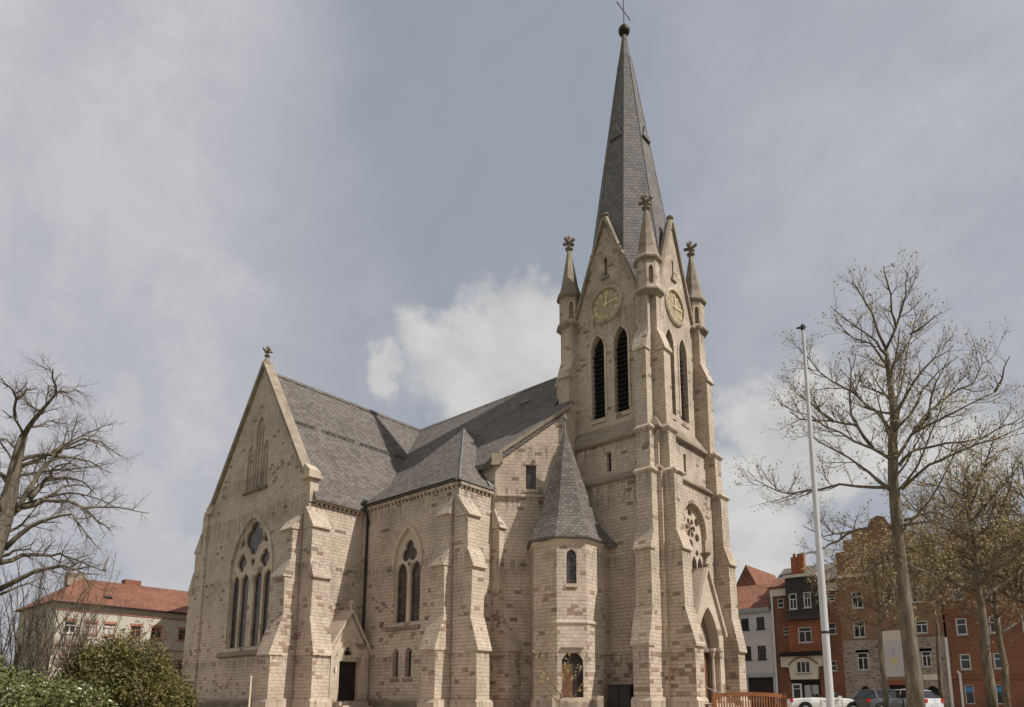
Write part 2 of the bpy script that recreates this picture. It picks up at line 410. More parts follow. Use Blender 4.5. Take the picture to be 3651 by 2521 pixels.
def buttress(F, ua, ub, prof, w0=-0.25, gab=None, mat=None, drips=True):
    """stepped buttress: prof is a list of (w, v) from the foot up; weathered slopes get a drip slab"""
    b = MB(); poly = [(w0, 0.0)] + prof + [(w0, prof[-1][1])]
    b.ext([F(ua, v, w) for w, v in poly], F(ub, 0, 0)-F(ua, 0, 0))
    o = b.build('buttress', mat or M_STONE, church)
    d = MB()
    for (w1, v1), (w2, v2) in zip(prof, prof[1:]):
        if w1-w2 > 0.12 and v2-v1 > 0.2:
            e = 0.14
            q = [(w1+e, v1-0.10), (w1+e, v1-0.03), (w2+0.01, v2+0.02), (w2-0.15, v2-0.05), (w2-0.15, v1-0.09)]
            if drips: d.ext([F(ua-0.06, v, w) for w, v in q], F(ub+0.06, 0, 0)-F(ua-0.06, 0, 0))
            if gab and abs(v1-gab) < 0.6:
                m = (ua+ub)/2
    if d.v: build_each(d, 'weathering', M_STONE, o)
    p = MB(); pw = prof[0][0]
    p.ext([F(ua-0.13, v, w) for w, v in ((w0, 0), (pw+0.15, 0), (pw+0.15, 0.62), (pw+0.02, 0.78), (w0, 0.78))], F(ub+0.13, 0, 0)-F(ua-0.13, 0, 0))
    p.build('plinth', M_ASHLAR, o)
    return o

# ---------- transept
XT, X0, X1, YS, YN = -21.3, -28.35, -14.6, -14.6, 14.6
RZ = 23.85
FS = S_(YS)
wop = arch(-24.12, -18.70, 4.14, 9.3, 13.05, 10)
b = MB()
gab = [(X0, 0), (X1, 0), (X1, 14.55), (X1-0.75, 14.62), (XT, 24.1), (X0+0.75, 14.9), (X0, 14.8)]
panel_op = [(-22.85, 15.1), (-20.05, 15.1), (-20.05, 18.0), (-20.35, 18.5), (-20.65, 18.0), (-20.8, 18.0), (-20.8, 19.8), (-21.3, 20.4), (-21.85, 19.8), (-21.85, 18.0), (-22.1, 18.0), (-22.45, 18.6), (-22.85, 18.0)]
b.panel(FS, gab, [wop, panel_op], 0.55)
b.build('transept_front', M_STONE, church)
# blind panel in the gable: three sunken lancets with thin ribs
b = MB(); b.panel(FS, panel_op, [], w=-0.14)
for u in (-22.62, -22.1, -21.85, -21.56, -21.06, -20.8, -20.35): b.fbox(FS, u-0.045, u+0.045, 15.1, 18.0 if abs(u+21.33) > 0.6 else 19.6, -0.135, -0.03)
bo = b.build('blind_panel', M_STONE, church)
b = MB(); b.ext([FS(-23.05, 15.12, -0.02), FS(-23.05, 15.0, 0.16), FS(-23.05, 14.9, 0.16), FS(-23.05, 14.88, -0.02)], (3.2, 0, 0)); b.build('panel_sill', M_DARKST, bo)
hl = [arch(u0, u1, 4.2, 8.5, 9.25, 5) for u0, u1 in ((-24.02, -23.02), (-22.78, -21.72), (-21.05, -20.0), (-19.76, -18.80))]
hl += [foil((-22.88, 10.05), 4, 0.32, 0.34, 0.0), foil((-19.8, 10.05), 4, 0.32, 0.34, 0.0), foil((-21.38, 11.62), 4, 0.56, 0.62, 0.0)]
hl += [foil((-21.4, 9.95), 3, 0.12, 0.2, -math.pi/2, 12)]
hl += [[(-20.12, 11.3), (-19.55, 11.05), (-19.62, 11.5), (-20.0, 12.05)], [(-22.66, 11.3), (-22.78, 12.05), (-23.2, 11.5), (-23.24, 11.05)]]
hl += [[(-18.98, 9.75), (-18.92, 9.3), (-19.12, 9.35)], [(-23.83, 9.75), (-23.9, 9.3), (-23.68, 9.35)]]
stone_window('transept_window', FS, wop, 0.3, hl, (-24.9, -17.3, 4.14, 0.3, 0.42), 0.28)
b = MB()   # side walls
b.panel(W_(X1), rect(YS, -2, 0, 12.8), [], 0); b.panel(E_(X0), rect(2, -YS, 0, 12.8), [])
build_each(b, 'transept_side_wall', M_STONE, church)
b = MB(); b.panel(W_(X1), rect(7.6, YN, 0, 12.8), []); b.panel(N_(YN), [(-X1, 0), (-X0, 0), (-X0, 12.8), (-XT, 23.6), (-X1, 12.8)], []); b.panel(E_(X0), rect(-YN, -2, 0, 12.8), [])
build_each(b, 'north_transept_wall', M_STONE, church)
# plinths
b = MB()
b.ext([(X0-0.1, YS-0.14, 0), (X0-0.1, YS-0.14, 0.6), (X0-0.1, YS-0.0, 0.75), (X0-0.1, YS+0.1, 0.75), (X0-0.1, YS+0.1, 0)], (X1-X0+0.1, 0, 0))
b.ext([(X1+0.14, -13.6, 0), (X1+0.14, -13.6, 0.6), (X1, -13.6, 0.75), (X1-0.1, -13.6, 0.75), (X1-0.1, -13.6, 0)], (0, 3.1, 0))
b.ext([(X1, -10.64, 0), (X1, -10.64, 0.6), (X1, -10.5, 0.75), (X1, -10.4, 0.75), (X1, -10.4, 0)], (9.1, 0, 0))
build_each(b, 'wall_plinth', M_DARKST, church)
# roofs ------------------------------------------------------------
def slope_w(x): return RZ - 1.52*abs(x-XT)
b = MB(); y0, y1 = YS+0.25, YN-0.25
for sgn, xe in ((1, X1+0.33), (-1, X0-0.33)):
    xb = XT+sgn*(abs(xe-XT)-1.3)          # bell-cast foot
    z1 = RZ-1.52*abs(xb-XT)+0.0; ze = 13.12
    sec = [(XT, RZ), (xb, z1), (xe, ze), (xe, ze-0.14), (xb, z1-0.3), (XT, RZ-0.4)]
    b.ext([(x, y0, z) for x, z in sec], (0, y1-y0, 0))
tr = b.build('transept_roof', M_SLATE, church)
b = MB()
for k in range(29):                       # snow guard along the west slope
    yy = YS+0.6+k*0.47
    x = XT+2.95; z = slope_w(x)
    if k % 7 != 4: b.ext([(x, yy, z-0.02), (x+0.10, yy, z-0.1), (x+0.16, yy, z+0.10), (x+0.02, yy, z+0.09)], (0, 0.40, 0))
b.build('snow_guard', M_SLATE, tr)
b = MB(); b.ext([(XT-0.2, y0, RZ-0.2), (XT, y0, RZ+0.1), (XT+0.2, y0, RZ-0.2)], (0, y1-y0, 0)); b.build('ridge_cap', M_SLATE, tr)
NS = 1.09
def nz_(y): return RZ - NS*abs(y)
b = MB(); t_ = 0.35
for sg in (-1, 1):
    pl = [(-44, 0), (-3.7, 0), (-3.7, sg*3.95), (-2.3, sg*3.95), (-2.3, sg*4.9), (-5.45, sg*8.05), (-44, sg*8.05)]
    top = [(x, y, nz_(y)) for x, y in pl]
    b.loft([top, [(x, y, z-t_) for x, y, z in top]])
nr = b.build('nave_roof', M_SLATE, church)
b = MB(); b.ext([(-44, -0.2, RZ-0.2), (-44, 0, RZ+0.1), (-44, 0.2, RZ-0.2)], (40.2, 0, 0)); b.build('ridge_cap', M_SLATE, nr)
b = MB(); c0 = V((-8.2, -1.9, nz_(-1.9)+0.03)); q = V((0.95, 0, 0)); r_ = V((0, -0.24, -0.26))
b.loft([[c0, c0+q, c0+q+r_, c0+r_], [p+V((0, -0.07, 0.07)) for p in (c0, c0+q, c0+q+r_, c0+r_)]]); b.build('roof_light', M_LEAD, nr)
# nave walls
b = MB(); b.panel(S_(-7.72), rect(-44, -5.25, 0, 15.2), []); b.panel(N_(7.72), rect(5.25, 44, 0, 15.2), []); b.panel(E_(-44), [(-7.7, 0), (7.7, 0), (7.7, 15.2), (0, 23.5), (-7.7, 15.2)], [])
build_each(b, 'nave_wall', M_STONE, church)
# diagonal west wall of the nave beside the tower
D2 = math.sqrt(0.5)
FD = Fr((-5.25, -7.72, 0), (1, 1, 0), (1, -1, 0))
LW = 4.35
b = MB(); win = rect(1.88, 2.50, 13.45, 14.95)
b.panel(FD, [(0, 0), (LW, 0), (LW, 15.35+LW*0.77), (0, 15.35)], [win], 0.3)
b.build('nave_diagonal_wall', M_STONE, church)
b = MB(); b.panel(W_(-5.25+LW*D2), rect(-7.72+LW*D2, -3.7, 0, 15.35+LW*0.77), []); b.build('return_wall', M_STONE, church)
b = MB(); b.panel(FD, win, [], w=-0.22); o = b.build('nave_small_window', M_LEADED, church)
b = MB(); b.fbox(FD, 1.72, 2.66, 13.22, 13.40, -0.2, 0.10); b.fbox(FD, 1.78, 2.60, 14.98, 15.16, -0.05, 0.05); b.build('window_sill', M_ASHLAR, o)
b = MB(); b.ext([FD(0.15, 13.13, -0.05), FD(0.15, 13.02, 0.16), FD(0.15, 12.92, 0.16), FD(0.15, 12.84, -0.05)], FD(LW-0.1, 0, 0)-FD(0.15, 0, 0)); b.build('string_course', M_ASHLAR, church)
b = MB()
sl = 0.77
b.ext([FD(0.25, 15.35+0.19, -0.42), FD(0.25, 15.35+0.19, 0.16), FD(0.25, 15.35+0.44, 0.16), FD(0.25, 15.35+0.56, -0.13), FD(0.25, 15.35+0.44, -0.42)], FD(LW, sl*(LW-0.25), 0)-FD(0, 0, 0))
b.fbox(FD, -0.28, 0.30, 14.86, 15.05, -0.45, 0.24); b.fbox(FD, -0.22, 0.45, 15.05, 15.62, -0.42, 0.18)
b.build('gable_coping', M_STAIN, church)
# aisle bay
FA = S_(-10.5)
aop = arch(-11.12, -8.68, 5.35, 9.0, 11.2, 8)
pair = [arch(-11.02, -10.5, 2.1, 3.45, 3.85, 4), arch(-9.87, -9.3, 2.1, 3.45, 3.85, 4)]
b = MB(); b.panel(FA, rect(X1, -5.5, 0, 12.95), [aop]+pair, 0.45); b.panel(W_(-5.5), rect(-10.5, -7.72, 0, 12.95), [])
b.build('aisle_wall', M_STONE, church)
hl = [arch(-11.05, -10.05, 5.4, 8.35, 9.1, 5), arch(-9.72, -8.75, 5.4, 8.35, 9.1, 5), foil((-9.9, 9.72), 3, 0.36, 0.40)]
hl += [foil((-9.9, 8.95), 3, 0.05, 0.10, -math.pi/2, 12)]
stone_window('aisle_window', FA, aop, 0.28, hl, (-11.7, -8.6, 5.35, 0.12, 0.3), 0.2)
for p_ in pair:
    stone_window('small_lancet', FA, p_, 0.3, None, (p_[0][0]-0.14, p_[1][0]+0.14, 2.1, 0.06, 0.12))
AZ = 13.28
b = MB(); ap, ap2 = (-9.95, -5.85, 19.1), (-9.95, -3.9, 19.1)
e = [(-14.75, -10.76, AZ), (-5.24, -10.76, AZ), (-5.24, -7.4, AZ), (-5.24, -3.9, AZ), (-14.75, -3.9, AZ)]
i = b.add(e+[ap, ap2])
for f_ in ((0, 1, 5), (1, 2, 5), (2, 3, 6, 5), (4, 0, 5, 6), (3, 4, 6), (4, 3, 2, 1, 0)): b.face([i+k for k in f_])
ar = b.build('aisle_roof', M_SLATE, church)
b = MB(); b.tube([(-5.24, -10.76, AZ+0.02), ap], 0.045, 5); b.build('hip_cap', M_LEAD, ar)
b = MB()
b.ext([(-5.9, -7.9, 13.9), (-5.35, -8.15, 13.35), (-5.35, -7.6, 13.35), (-5.9, -7.4, 13.9)], (0.05, 0, 0.22))
b.ext([(-14.6, -10.9, 13.32), (-14.1, -10.78, 13.75), (-14.3, -10.2, 13.75)], (0.0, 0, 0.12)); build_each(b, 'valley_flashing', M_LEAD, ar)
# cornices with small corbels + gutters
def cornice(F, u0, u1, z0, z1, out, cw=0.16, step=0.34):
    b = MB(); h = z1-z0
    b.ext([F(u0, z0+h*0.55, -0.02), F(u0, z0+h*0.55, out*0.85), F(u0, z1-0.03, out), F(u0, z1, out), F(u0, z1, -0.02)], F(u1, 0, 0)-F(u0, 0, 0))
    n = int((u1-u0)/step)
    for k in range(n):
        u = u0+(k+0.5)*(u1-u0)/n
        b.ext([F(u-cw/2, z0, -0.02), F(u-cw/2, z0, 0.04), F(u-cw/2, z0+h*0.53, out*0.7), F(u-cw/2, z0+h*0.53, -0.02)], F(cw, 0, 0)-F(0, 0, 0))
    return b.build('cornice', M_ASHLAR, church)
cornice(W_(X1), YS+0.35, -10.5, 12.72, 13.08, 0.26)
cornice(FA, X1, -5.5, 12.86, 13.22, 0.2)
cornice(W_(-5.5), -10.5, -7.72, 12.86, 13.22, 0.2)
def gutter(F, u0, u1, z, out):
    b = MB(); c = [(0.08*math.cos(a), 0.08*math.sin(a)) for a in [math.pi+k*math.pi/6 for k in range(7)]]
    b.ext([F(u0, z+y, out+x) for x, y in c], F(u1, 0, 0)-F(u0, 0, 0)); return b.build('gutter', M_GUTTER, church)
gutter(FA, X1+0.4, -5.5, 13.36, 0.33)
b = MB()
px_, py_ = -13.95, -10.5
b.tube([(px_, -10.83, 13.25), (px_, -10.83, 13.1), (px_, -10.68, 12.75), (px_, -10.62, 12.5), (px_, -10.62, 0.2)], 0.085, 8)
for z in (3, 6, 9, 12): b.tube([(px_, -10.62, z), (px_, -10.62, z+0.1)], 0.11, 8)
dp = b.build('drainpipe', M_GUTTER, church)
b = MB(); b.tube([(px_, -10.62, 0.75), (px_, -10.62, 2.15)], 0.105, 8); b.build('pipe_sleeve', M_LEAD, dp)
# gable coping of the transept with kneelers and finial
b = MB()
for sgn, xk, zk in ((1, X1-0.55, 14.75), (-1, X0+0.55, 14.95)):
    top = V((XT, YS, 24.2)); foot = V((xk, YS, zk)); d = (top-foot)
    s0 = [V((0, -0.2, -0.06)), V((0, 0.55, -0.06)), V((0, 0.55, 0.32)), V((0, 0.17, 0.46)), V((0, -0.2, 0.32))]
    b.loft([[foot+q for q in s0], [top+q for q in s0]])
build_each(b, 'gable_coping', M_STAIN, church)
for sgn, xk in ((1, X1), (-1, X0)):
    b = MB(); x0_, x1_ = sorted((xk-sgn*0.85, xk+sgn*0.22))
    b.box(x0_, x1_, YS-0.24, YS+0.75, 14.42, 14.62); b.box(min(xk-sgn*0.8, xk+sgn*0.12), max(xk-sgn*0.8, xk+sgn*0.12), YS-0.16, YS+0.66, 14.62, 14.95)
    b.ext([(xk-sgn*0.8, YS-0.14, 14.95), (xk+sgn*0.1, YS-0.14, 14.95), (xk-sgn*0.55, YS-0.14, 15.45)], (0, 0.75, 0))
    b.box(min(xk-sgn*0.3, xk+sgn*0.004), max(xk-sgn*0.3, xk+sgn*0.004), YS+0.01, YS+0.6, 12.9, 14.42)
    b.build('kneeler', M_ASHLAR, church)
def cross_finial(mb, c, s, ang=0.0):
    """stone finial: stem, collar, four-armed flower and bud"""
    mb.lathe([(0.16*s, 0), (0.13*s, 0.35*s), (0.26*s, 0.42*s), (0.28*s, 0.5*s), (0.12*s, 0.58*s), (0.10*s, 0.85*s)], c, 8)
    x, y, z = c
    for k in range(4):
        a = ang+k*math.pi/2; dx, dy = math.cos(a), math.sin(a)
        mb.tube([(x, y, z+0.88*s), (x+dx*0.22*s, y+dy*0.22*s, z+0.95*s), (x+dx*0.42*s, y+dy*0.42*s, z+1.02*s), (x+dx*0.44*s, y+dy*0.44*s, z+1.12*s)], [0.12*s, 0.11*s, 0.12*s, 0.05*s], 6)
    mb.lathe([(0.10*s, 0.82*s), (0.17*s, 0.98*s), (0.11*s, 1.12*s), (0.15*s, 1.28*s), (0.10*s, 1.42*s), (0.02*s, 1.52*s)], c, 8)
b = MB(); b.lathe([(0.3, -0.3), (0.2, 0.1)], (XT, YS+0.1, 24.55), 8); cross_finial(b, (XT, YS+0.1, 24.6), 0.78); b.build('finial', M_DARKST, church)
# buttresses of transept and aisle
SB = [(1.75, 0), (1.72, 3.4), (1.05, 5.85), (1.12, 8.15), (0.76, 9.2), (0.76, 11.15), (0.0, 12.3)]
buttress(FS, -16.3, -15.0, SB)                                                    # south-facing, beside the great window
WB = [(1.58, 0), (1.55, 3.4), (1.10, 5.6), (1.12, 8.05), (0.80, 9.05), (0.80, 11.2), (0.0, 12.5)]
buttress(W_(X1), -14.75, -13.55, WB)
buttress(E_(X0), 13.55, 14.75, [(2.0, 0), (2.0, 4.2), (1.9, 8.6), (1.35, 10.1), (1.35, 11.7), (0.55, 13.0), (0.5, 14.4)])
AB = [(1.2, 0), (1.18, 3.55), (0.62, 5.5), (0.66, 8.35), (0.3, 9.4), (0.3, 11.4), (0.0, 12.5)]
AB = [(w+0.0, v) for w, v in AB]
buttress(FA, -7.0, -5.9, AB)
buttress(W_(-5.5), -10.6, -9.6, [(1.72, 0), (1.68, 3.5), (1.2, 5.3), (1.28, 8.15), (0.88, 9.2), (0.84, 11.2), (0.0, 12.4)])
buttress(Fr((-5.25, -7.75, 0), (0, 1, 0), (1, 0, 0)), 0.0, 0.95, [(1.2, 0), (1.18, 3.65), (0.42, 5.6), (0.4, 11.0), (0.0, 12.1)], w0=-0.1, mat=M_STONE)
# side porch on the transept wall
FP = W_(-13.2)
porch_op = rect(-12.79, -11.34, 0.69, 3.05)
b = MB()
b.panel(FP, [(-13.4, 0), (-10.64, 0), (-10.64, 3.6), (-12.06, 5.85), (-13.4, 3.6)], [porch_op, foil((-12.17, 3.62), 3, 0.16, 0.17, math.pi/2, 24)], 0.5)
b.box(X1-0.1, -13.2-0.001, -13.4, -13.39, 0, 3.6); b.box(X1-0.1, -13.2-0.001, -10.66, -10.64, 0, 3.6)
porch = b.build('side_porch', M_ASHLAR, church)
b = MB()
for (ya, za), (yb, zb) in (((-13.62, 3.45), (-12.06, 6.08)), ((-10.5, 3.45), (-12.06, 6.08))):
    nrm = V((0, -(zb-za), (yb-ya))).normalized()*(0.16 if yb > ya else -0.16)
    b.ext([V((X1, ya, za)), V((X1, yb, zb)), V((X1, yb, zb))+V((0, 0, 0.2)), V((X1, ya, za))+V((0, nrm.y, nrm.z))], (1.55, 0, 0))
b.build('porch_roof', M_ASHLAR, porch)
b = MB(); b.lathe([(0.11, 0), (0.07, 0.45), (0.16, 0.56), (0.17, 0.66), (0.05, 0.74)], (-13.3, -12.06, 6.1), 8); b.build('finial', M_ASHLAR, porch)
b = MB(); b.panel(FP, porch_op, [], w=-0.35); b.panel(FP, foil((-12.17, 3.62), 3, 0.16, 0.17, math.pi/2, 24), [], w=-0.3)
for u in (-12.5, -12.2, -11.9, -11.6): b.fbox(FP, u-0.012, u+0.012, 0.72, 3.0, -0.345, -0.315)
for z in (1.3, 2.4): b.fbox(FP, -12.75, -11.4, z-0.03, z+0.03, -0.345, -0.325)
b.build('door', M_DOOR, porch)
b = MB()
for sa, sb in ((-12.7, -11.45), (-11.45, -12.7)):
    b.tube([FP(sa, 0.95, -0.31), FP(-12.07, 1.72, -0.31), FP(sb, 2.5, -0.31)], 0.012, 4)
b.build('iron_strap', M_DARKM, porch)
b = MB()
pp = [(-12.98, 3.42), (-12.86, 3.75), (-12.55, 4.1), (-12.17, 4.28), (-11.8, 4.1), (-11.48, 3.75), (-11.36, 3.42)]
b.tube([FP(u, z, 0.02) for u, z in pp], 0.06, 5); b.build('hood_mould', M_ASHLAR, porch)
b = MB(); b.box(-13.2, -12.6, -13.1, -11.0, 0, 0.62); b.box(-12.6, -12.2, -13.1, -11.0, 0, 0.42); b.box(-12.2, -11.8, -13.1, -11.0, 0, 0.2); b.build('door_steps', M_ASHLAR, church)
b = MB(); b.tube([(-13.1, -13.1, 2.42), (-13.1, -13.1, 2.75)], 0.05, 6); b.build('door_lamp', M_WHITE, porch)
# ================================================================== TOWER
dirs = {'S': lambda d: S_(-d), 'W': lambda d: W_(d), 'N': lambda d: N_(d), 'E': lambda d: E_(-d)}
b = MB()
# lower stage
rose_op = arch(-1.5, 1.5, 5.2, 10.9, 12.45, 10)
b.panel(W_(3.8), rect(-3.75, 3.75, 0, 13.6), [rose_op], 0.45)
b.panel(S_(-3.84), rect(-3.75, 3.75, 0, 13.6), []); b.panel(N_(3.8), rect(-3.75, 3.75, 0, 13.6), []); b.panel(E_(-3.8), rect(-3.75, 3.75, 0, 13.6), [])
for sx in (-1, 1):
    for sy in (-1, 1): b.box(min(sx*3.4, sx*3.95), max(sx*3.4, sx*3.95), min(sy*3.4, sy*3.95), max(sy*3.4, sy*3.95), 0, 13.5)
# middle stage with a slit on each face
for k in 'SWNE':
    b.panel(dirs[k](3.58), rect(-3.5, 3.5, 13.5, 16.3), [rect(0.12, 0.42, 14.35, 15.55) if k == 'S' else rect(-0.5, -0.2, 14.2, 15.55)], 0.3)
for sx in (-1, 1):
    for sy in (-1, 1): b.box(min(sx*3.3, sx*3.66), max(sx*3.3, sx*3.66), min(sy*3.3, sy*3.66), max(sy*3.3, sy*3.66), 13.45, 16.2)
# belfry stage and gables
bel = [arch(-1.22, -0.24, 18.15, 22.75, 23.75, 7), arch(0.5, 1.48, 18.15, 22.75, 23.75, 7)]
for k in 'SWNE':
    sh = 0.0 if k == 'S' else -0.13
    ops = [[(u+sh, v) for u, v in o_] for o_ in bel]
    b.panel(dirs[k](3.1), [(-2.75, 16.9), (2.75, 16.9), (2.75, 24.9), (2.2, 25.6), (0, 31.55), (-2.2, 25.6), (-2.75, 24.9)], ops+[rect(-0.11, 0.11, 27.65, 28.95)], 0.4)
tw = b.build('tower', M_STONE, church)
b = MB()
for k in 'SWNE':
    F = dirs[k](3.1); sh = 0.0 if k == 'S' else -0.13
    b.panel(F, rect(-0.3, 0.3, 27.4, 29.2), [], w=-0.38)
    b.panel(dirs[k](3.58), rect(-0.6, 0.6, 14.1, 15.7), [], w=-0.29)
build_each(b, 'slit_opening', M_LOUVRE, tw)
b = MB()
for k in 'SWNE':
    F = dirs[k](3.1); b.ext([F(-0.3, 27.62, -0.02), F(-0.3, 27.55, 0.12), F(-0.3, 27.46, 0.12), F(-0.3, 27.42, -0.02)], F(0.6, 0, 0)-F(0, 0, 0))
build_each(b, 'slit_sill', M_DARKST, tw)
for k in 'SWNE':                                              # louvred belfry openings
    F = dirs[k](3.1); sh = 0.0 if k == 'S' else -0.13
    for o_ in bel:
        op = [(u+sh, v) for u, v in o_]
        b = MB(); b.panel(F, op, [], w=-0.395)
        bo = b.build('belfry_opening', M_LOUVRE, church)
        b = MB(); u0, u1 = op[0][0]+0.0, op[1][0]
        for q in range(17):
            z = 18.3+q*0.31
            ins = 0.0 if z < 22.6 else (z-22.6)*0.36
            if u1-u0-2*ins > 0.1: b.ext([F(u0+ins, z, -0.38), F(u0+ins, z-0.17, -0.20), F(u0+ins, z-0.20, -0.20), F(u0+ins, z-0.04, -0.38)], F(u1-u0-2*ins, 0, 0)-F(0, 0, 0))
        b.build('louvre', M_LOUVRE, bo)
        b = MB(); mo = arch(u0-0.16, u1+0.16, 18.3, 22.75, 23.98, 7); mi_ = arch(u0-0.01, u1+0.01, 18.3, 22.75, 23.76, 7)
        n = len(mo)
        for q in range(1, n):
            q2 = (q+1) % n
            b.loft([[F(a, z, w_) for a, z in (mo[q], mo[q2], mi_[q2], mi_[q])] for w_ in (0.0, 0.05)])
        b.build('opening_frame', M_ASHLAR, bo)
        b = MB(); b.ext([F(u0, 18.18, -0.36), F(u0, 17.85, 0.05), F(u0, 17.80, 0.05), F(u0, 17.8, -0.36)], F(u1-u0, 0, 0)-F(0, 0, 0)); b.build('opening_sill', M_DARKST, bo)
# string courses ring the tower
def ring(name, a0, a1, z0, z1, drip, mat):
    """square weathering: out at (a1,z0), in at (a0,z1)"""
    b = MB()
    prof = [(a0-0.3, z0-0.22), (a1-0.12, z0-0.22), (a1, z0-0.12), (a1, z0), (a0, z1), (a0-0.3, z1)]
    b.loft([[(x*p[0], y*p[0], p[1]) for x, y in ((1, 1), (-1, 1), (-1, -1), (1, -1))] for p in prof])
    return b.build(name, mat, tw)
ring('string_course', 3.15, 3.83, 16.35, 17.45, 0, M_STAIN)
ring('string_course', 3.62, 3.98, 13.72, 14.05, 0, M_STAIN)
# corner buttresses
LOW = [(5.43, 0), (5.43, 3.72), (4.95, 5.75), (4.9, 9.02), (4.62, 10.05), (4.6, 13.35)]
LOWN = [(5.0, 0), (5.0, 3.75), (4.72, 5.75), (4.68, 9.1), (4.42, 10.2), (4.38, 13.4)]
MID = [(4.24, 13.3), (4.18, 16.15)]
BEL = [(3.98, 16.3), (3.96, 21.3), (3.58, 22.6), (3.58, 25.1)]
def tower_buttress(F, s, low):
    def pr(prof, ua, ub, w0, drip):
        a, c_ = sorted((s*ua, s*ub))
        b = MB(); poly = [(w0, prof[0][1])]+prof+[(w0, prof[-1][1])]
        b.ext([F(a, v, w_) for w_, v in poly], F(c_, 0, 0)-F(a, 0, 0))
        o = b.build('buttress', M_STONE, church); d = MB()
        for (w1, v1), (w2, v2) in zip(prof, prof[1:]):
            if w1-w2 > 0.2 and v2-v1 > 0.2:
                d.ext([F(a-0.07, v, w_) for w_, v in ((w1+0.12, v1-0.1), (w1+0.12, v1-0.02), (w2+0.012, v2+0.03), (w2-0.1, v2), (w2-0.1, v1-0.1))], F(c_+0.07, 0, 0)-F(a-0.07, 0, 0))
        for w_, v, h, e in drip:                              # string moulding wrapped round the pier
            d.loft([[F(a-x, v-h*0.5+y, w0+0.02), F(c_+x, v-h*0.5+y, w0+0.02), F(c_+x, v-h*0.5+y, w_+x), F(a-x, v-h*0.5+y, w_+x)] for x, y in ((0.03, 0.0), (e, h*0.35), (e, h*0.55), (0.0, h))])
        if d.v: build_each(d, 'weathering', M_STONE, o)
        return o
    o = pr(low, 2.7, 3.69, 2.6, [(low[-1][0], 13.5, 0.36, 0.13)])
    b = MB(); a, c_ = sorted((s*2.6, s*3.82)); pw = low[0][0]
    b.ext([F(a, v, w_) for w_, v in ((2.6, 0), (pw+0.13, 0), (pw+0.13, 0.75), (pw, 0.95), (2.6, 0.95))], F(c_, 0, 0)-F(a, 0, 0)); b.build('plinth', M_ASHLAR, o)
    # little gable where the foot narrows
    g_ = MB(); w1, v1 = low[1]; m = s*3.195
    g_.ext([F(m-0.5, v1, w1-0.12), F(m+0.5, v1, w1-0.12), F(m, v1+1.1, w1-0.35)], F(0, 0, -0.9)-F(0, 0, 0)); g_.build('gablet', M_ASHLAR, o)
    pr(MID, 2.55, 3.42, 2.6, [(4.18, 16.2, 0.42, 0.14)])
    pr(BEL, 2.4, 3.2, 2.35, [(3.58, 25.2, 0.34, 0.13)])
tower_buttress(S_(0), 1, LOW); tower_buttress(S_(0), -1, LOW)
tower_buttress(W_(0), -1, LOW); tower_buttress(W_(0), 1, LOWN)
for F in (N_(0), E_(0)): tower_buttress(F, 1, LOWN); tower_buttress(F, -1, LOWN)
b = MB()
b.ext([(3.8+0.13, -3.7, 0), (3.8+0.13, -3.7, 0.75), (3.8, -3.7, 0.95), (3.6, -3.7, 0.95), (3.6, -3.7, 0)], (0, 7.4, 0))
b.ext([(-3.7, -3.84-0.13, 0), (-3.7, -3.84-0.13, 0.75), (-3.7, -3.84, 0.95), (-3.7, -3.6, 0.95), (-3.7, -3.6, 0)], (7.4, 0, 0)); b.build('plinth', M_ASHLAR, tw)
# gable copings + bud finials, and the slate saddles behind the gables
for k in 'SWNE':
    F = dirs[k](3.1); b = MB()
    for s in (-1, 1):
        ft, tp = (s*2.28, 25.45), (0, 31.75)
        n = V((s*0.94, 0.34)); q = [(0.0, -0.30), (0.0, 0.17), (0.17, 0.17), (0.26, 0.0), (0.17, -0.30)]
        b.loft([[F(p[0]+n.x*a*1.0, p[1]+n.y*a, w_) for a, w_ in q] for p in (ft, (s*0.02, 31.7))])
    gc = b.build('gable_coping', M_STAIN, church)
    p = F(0, 31.5, -0.05); b = MB(); b.lathe([(0.16, -0.3), (0.10, 0.35), (0.13, 0.42), (0.24, 0.5), (0.25, 0.6), (0.12, 0.68)], p, 8); b.build('finial', M_DARKST, gc)
    b = MB()
    for zz_ in ():
        pass
    b.ext([F(-2.1, 25.5, -0.38), F(2.1, 25.5, -0.38), F(0, 31.2, -0.38)], F(0, 0, -2.6)-F(0, 0, 0)); b.build('gable_roof', M_SLATE, church)
b = MB(); b.box(-2.65, 2.65, -2.65, 2.65, 24.6, 25.0)
b.build('tower_deck', M_LEAD, church)
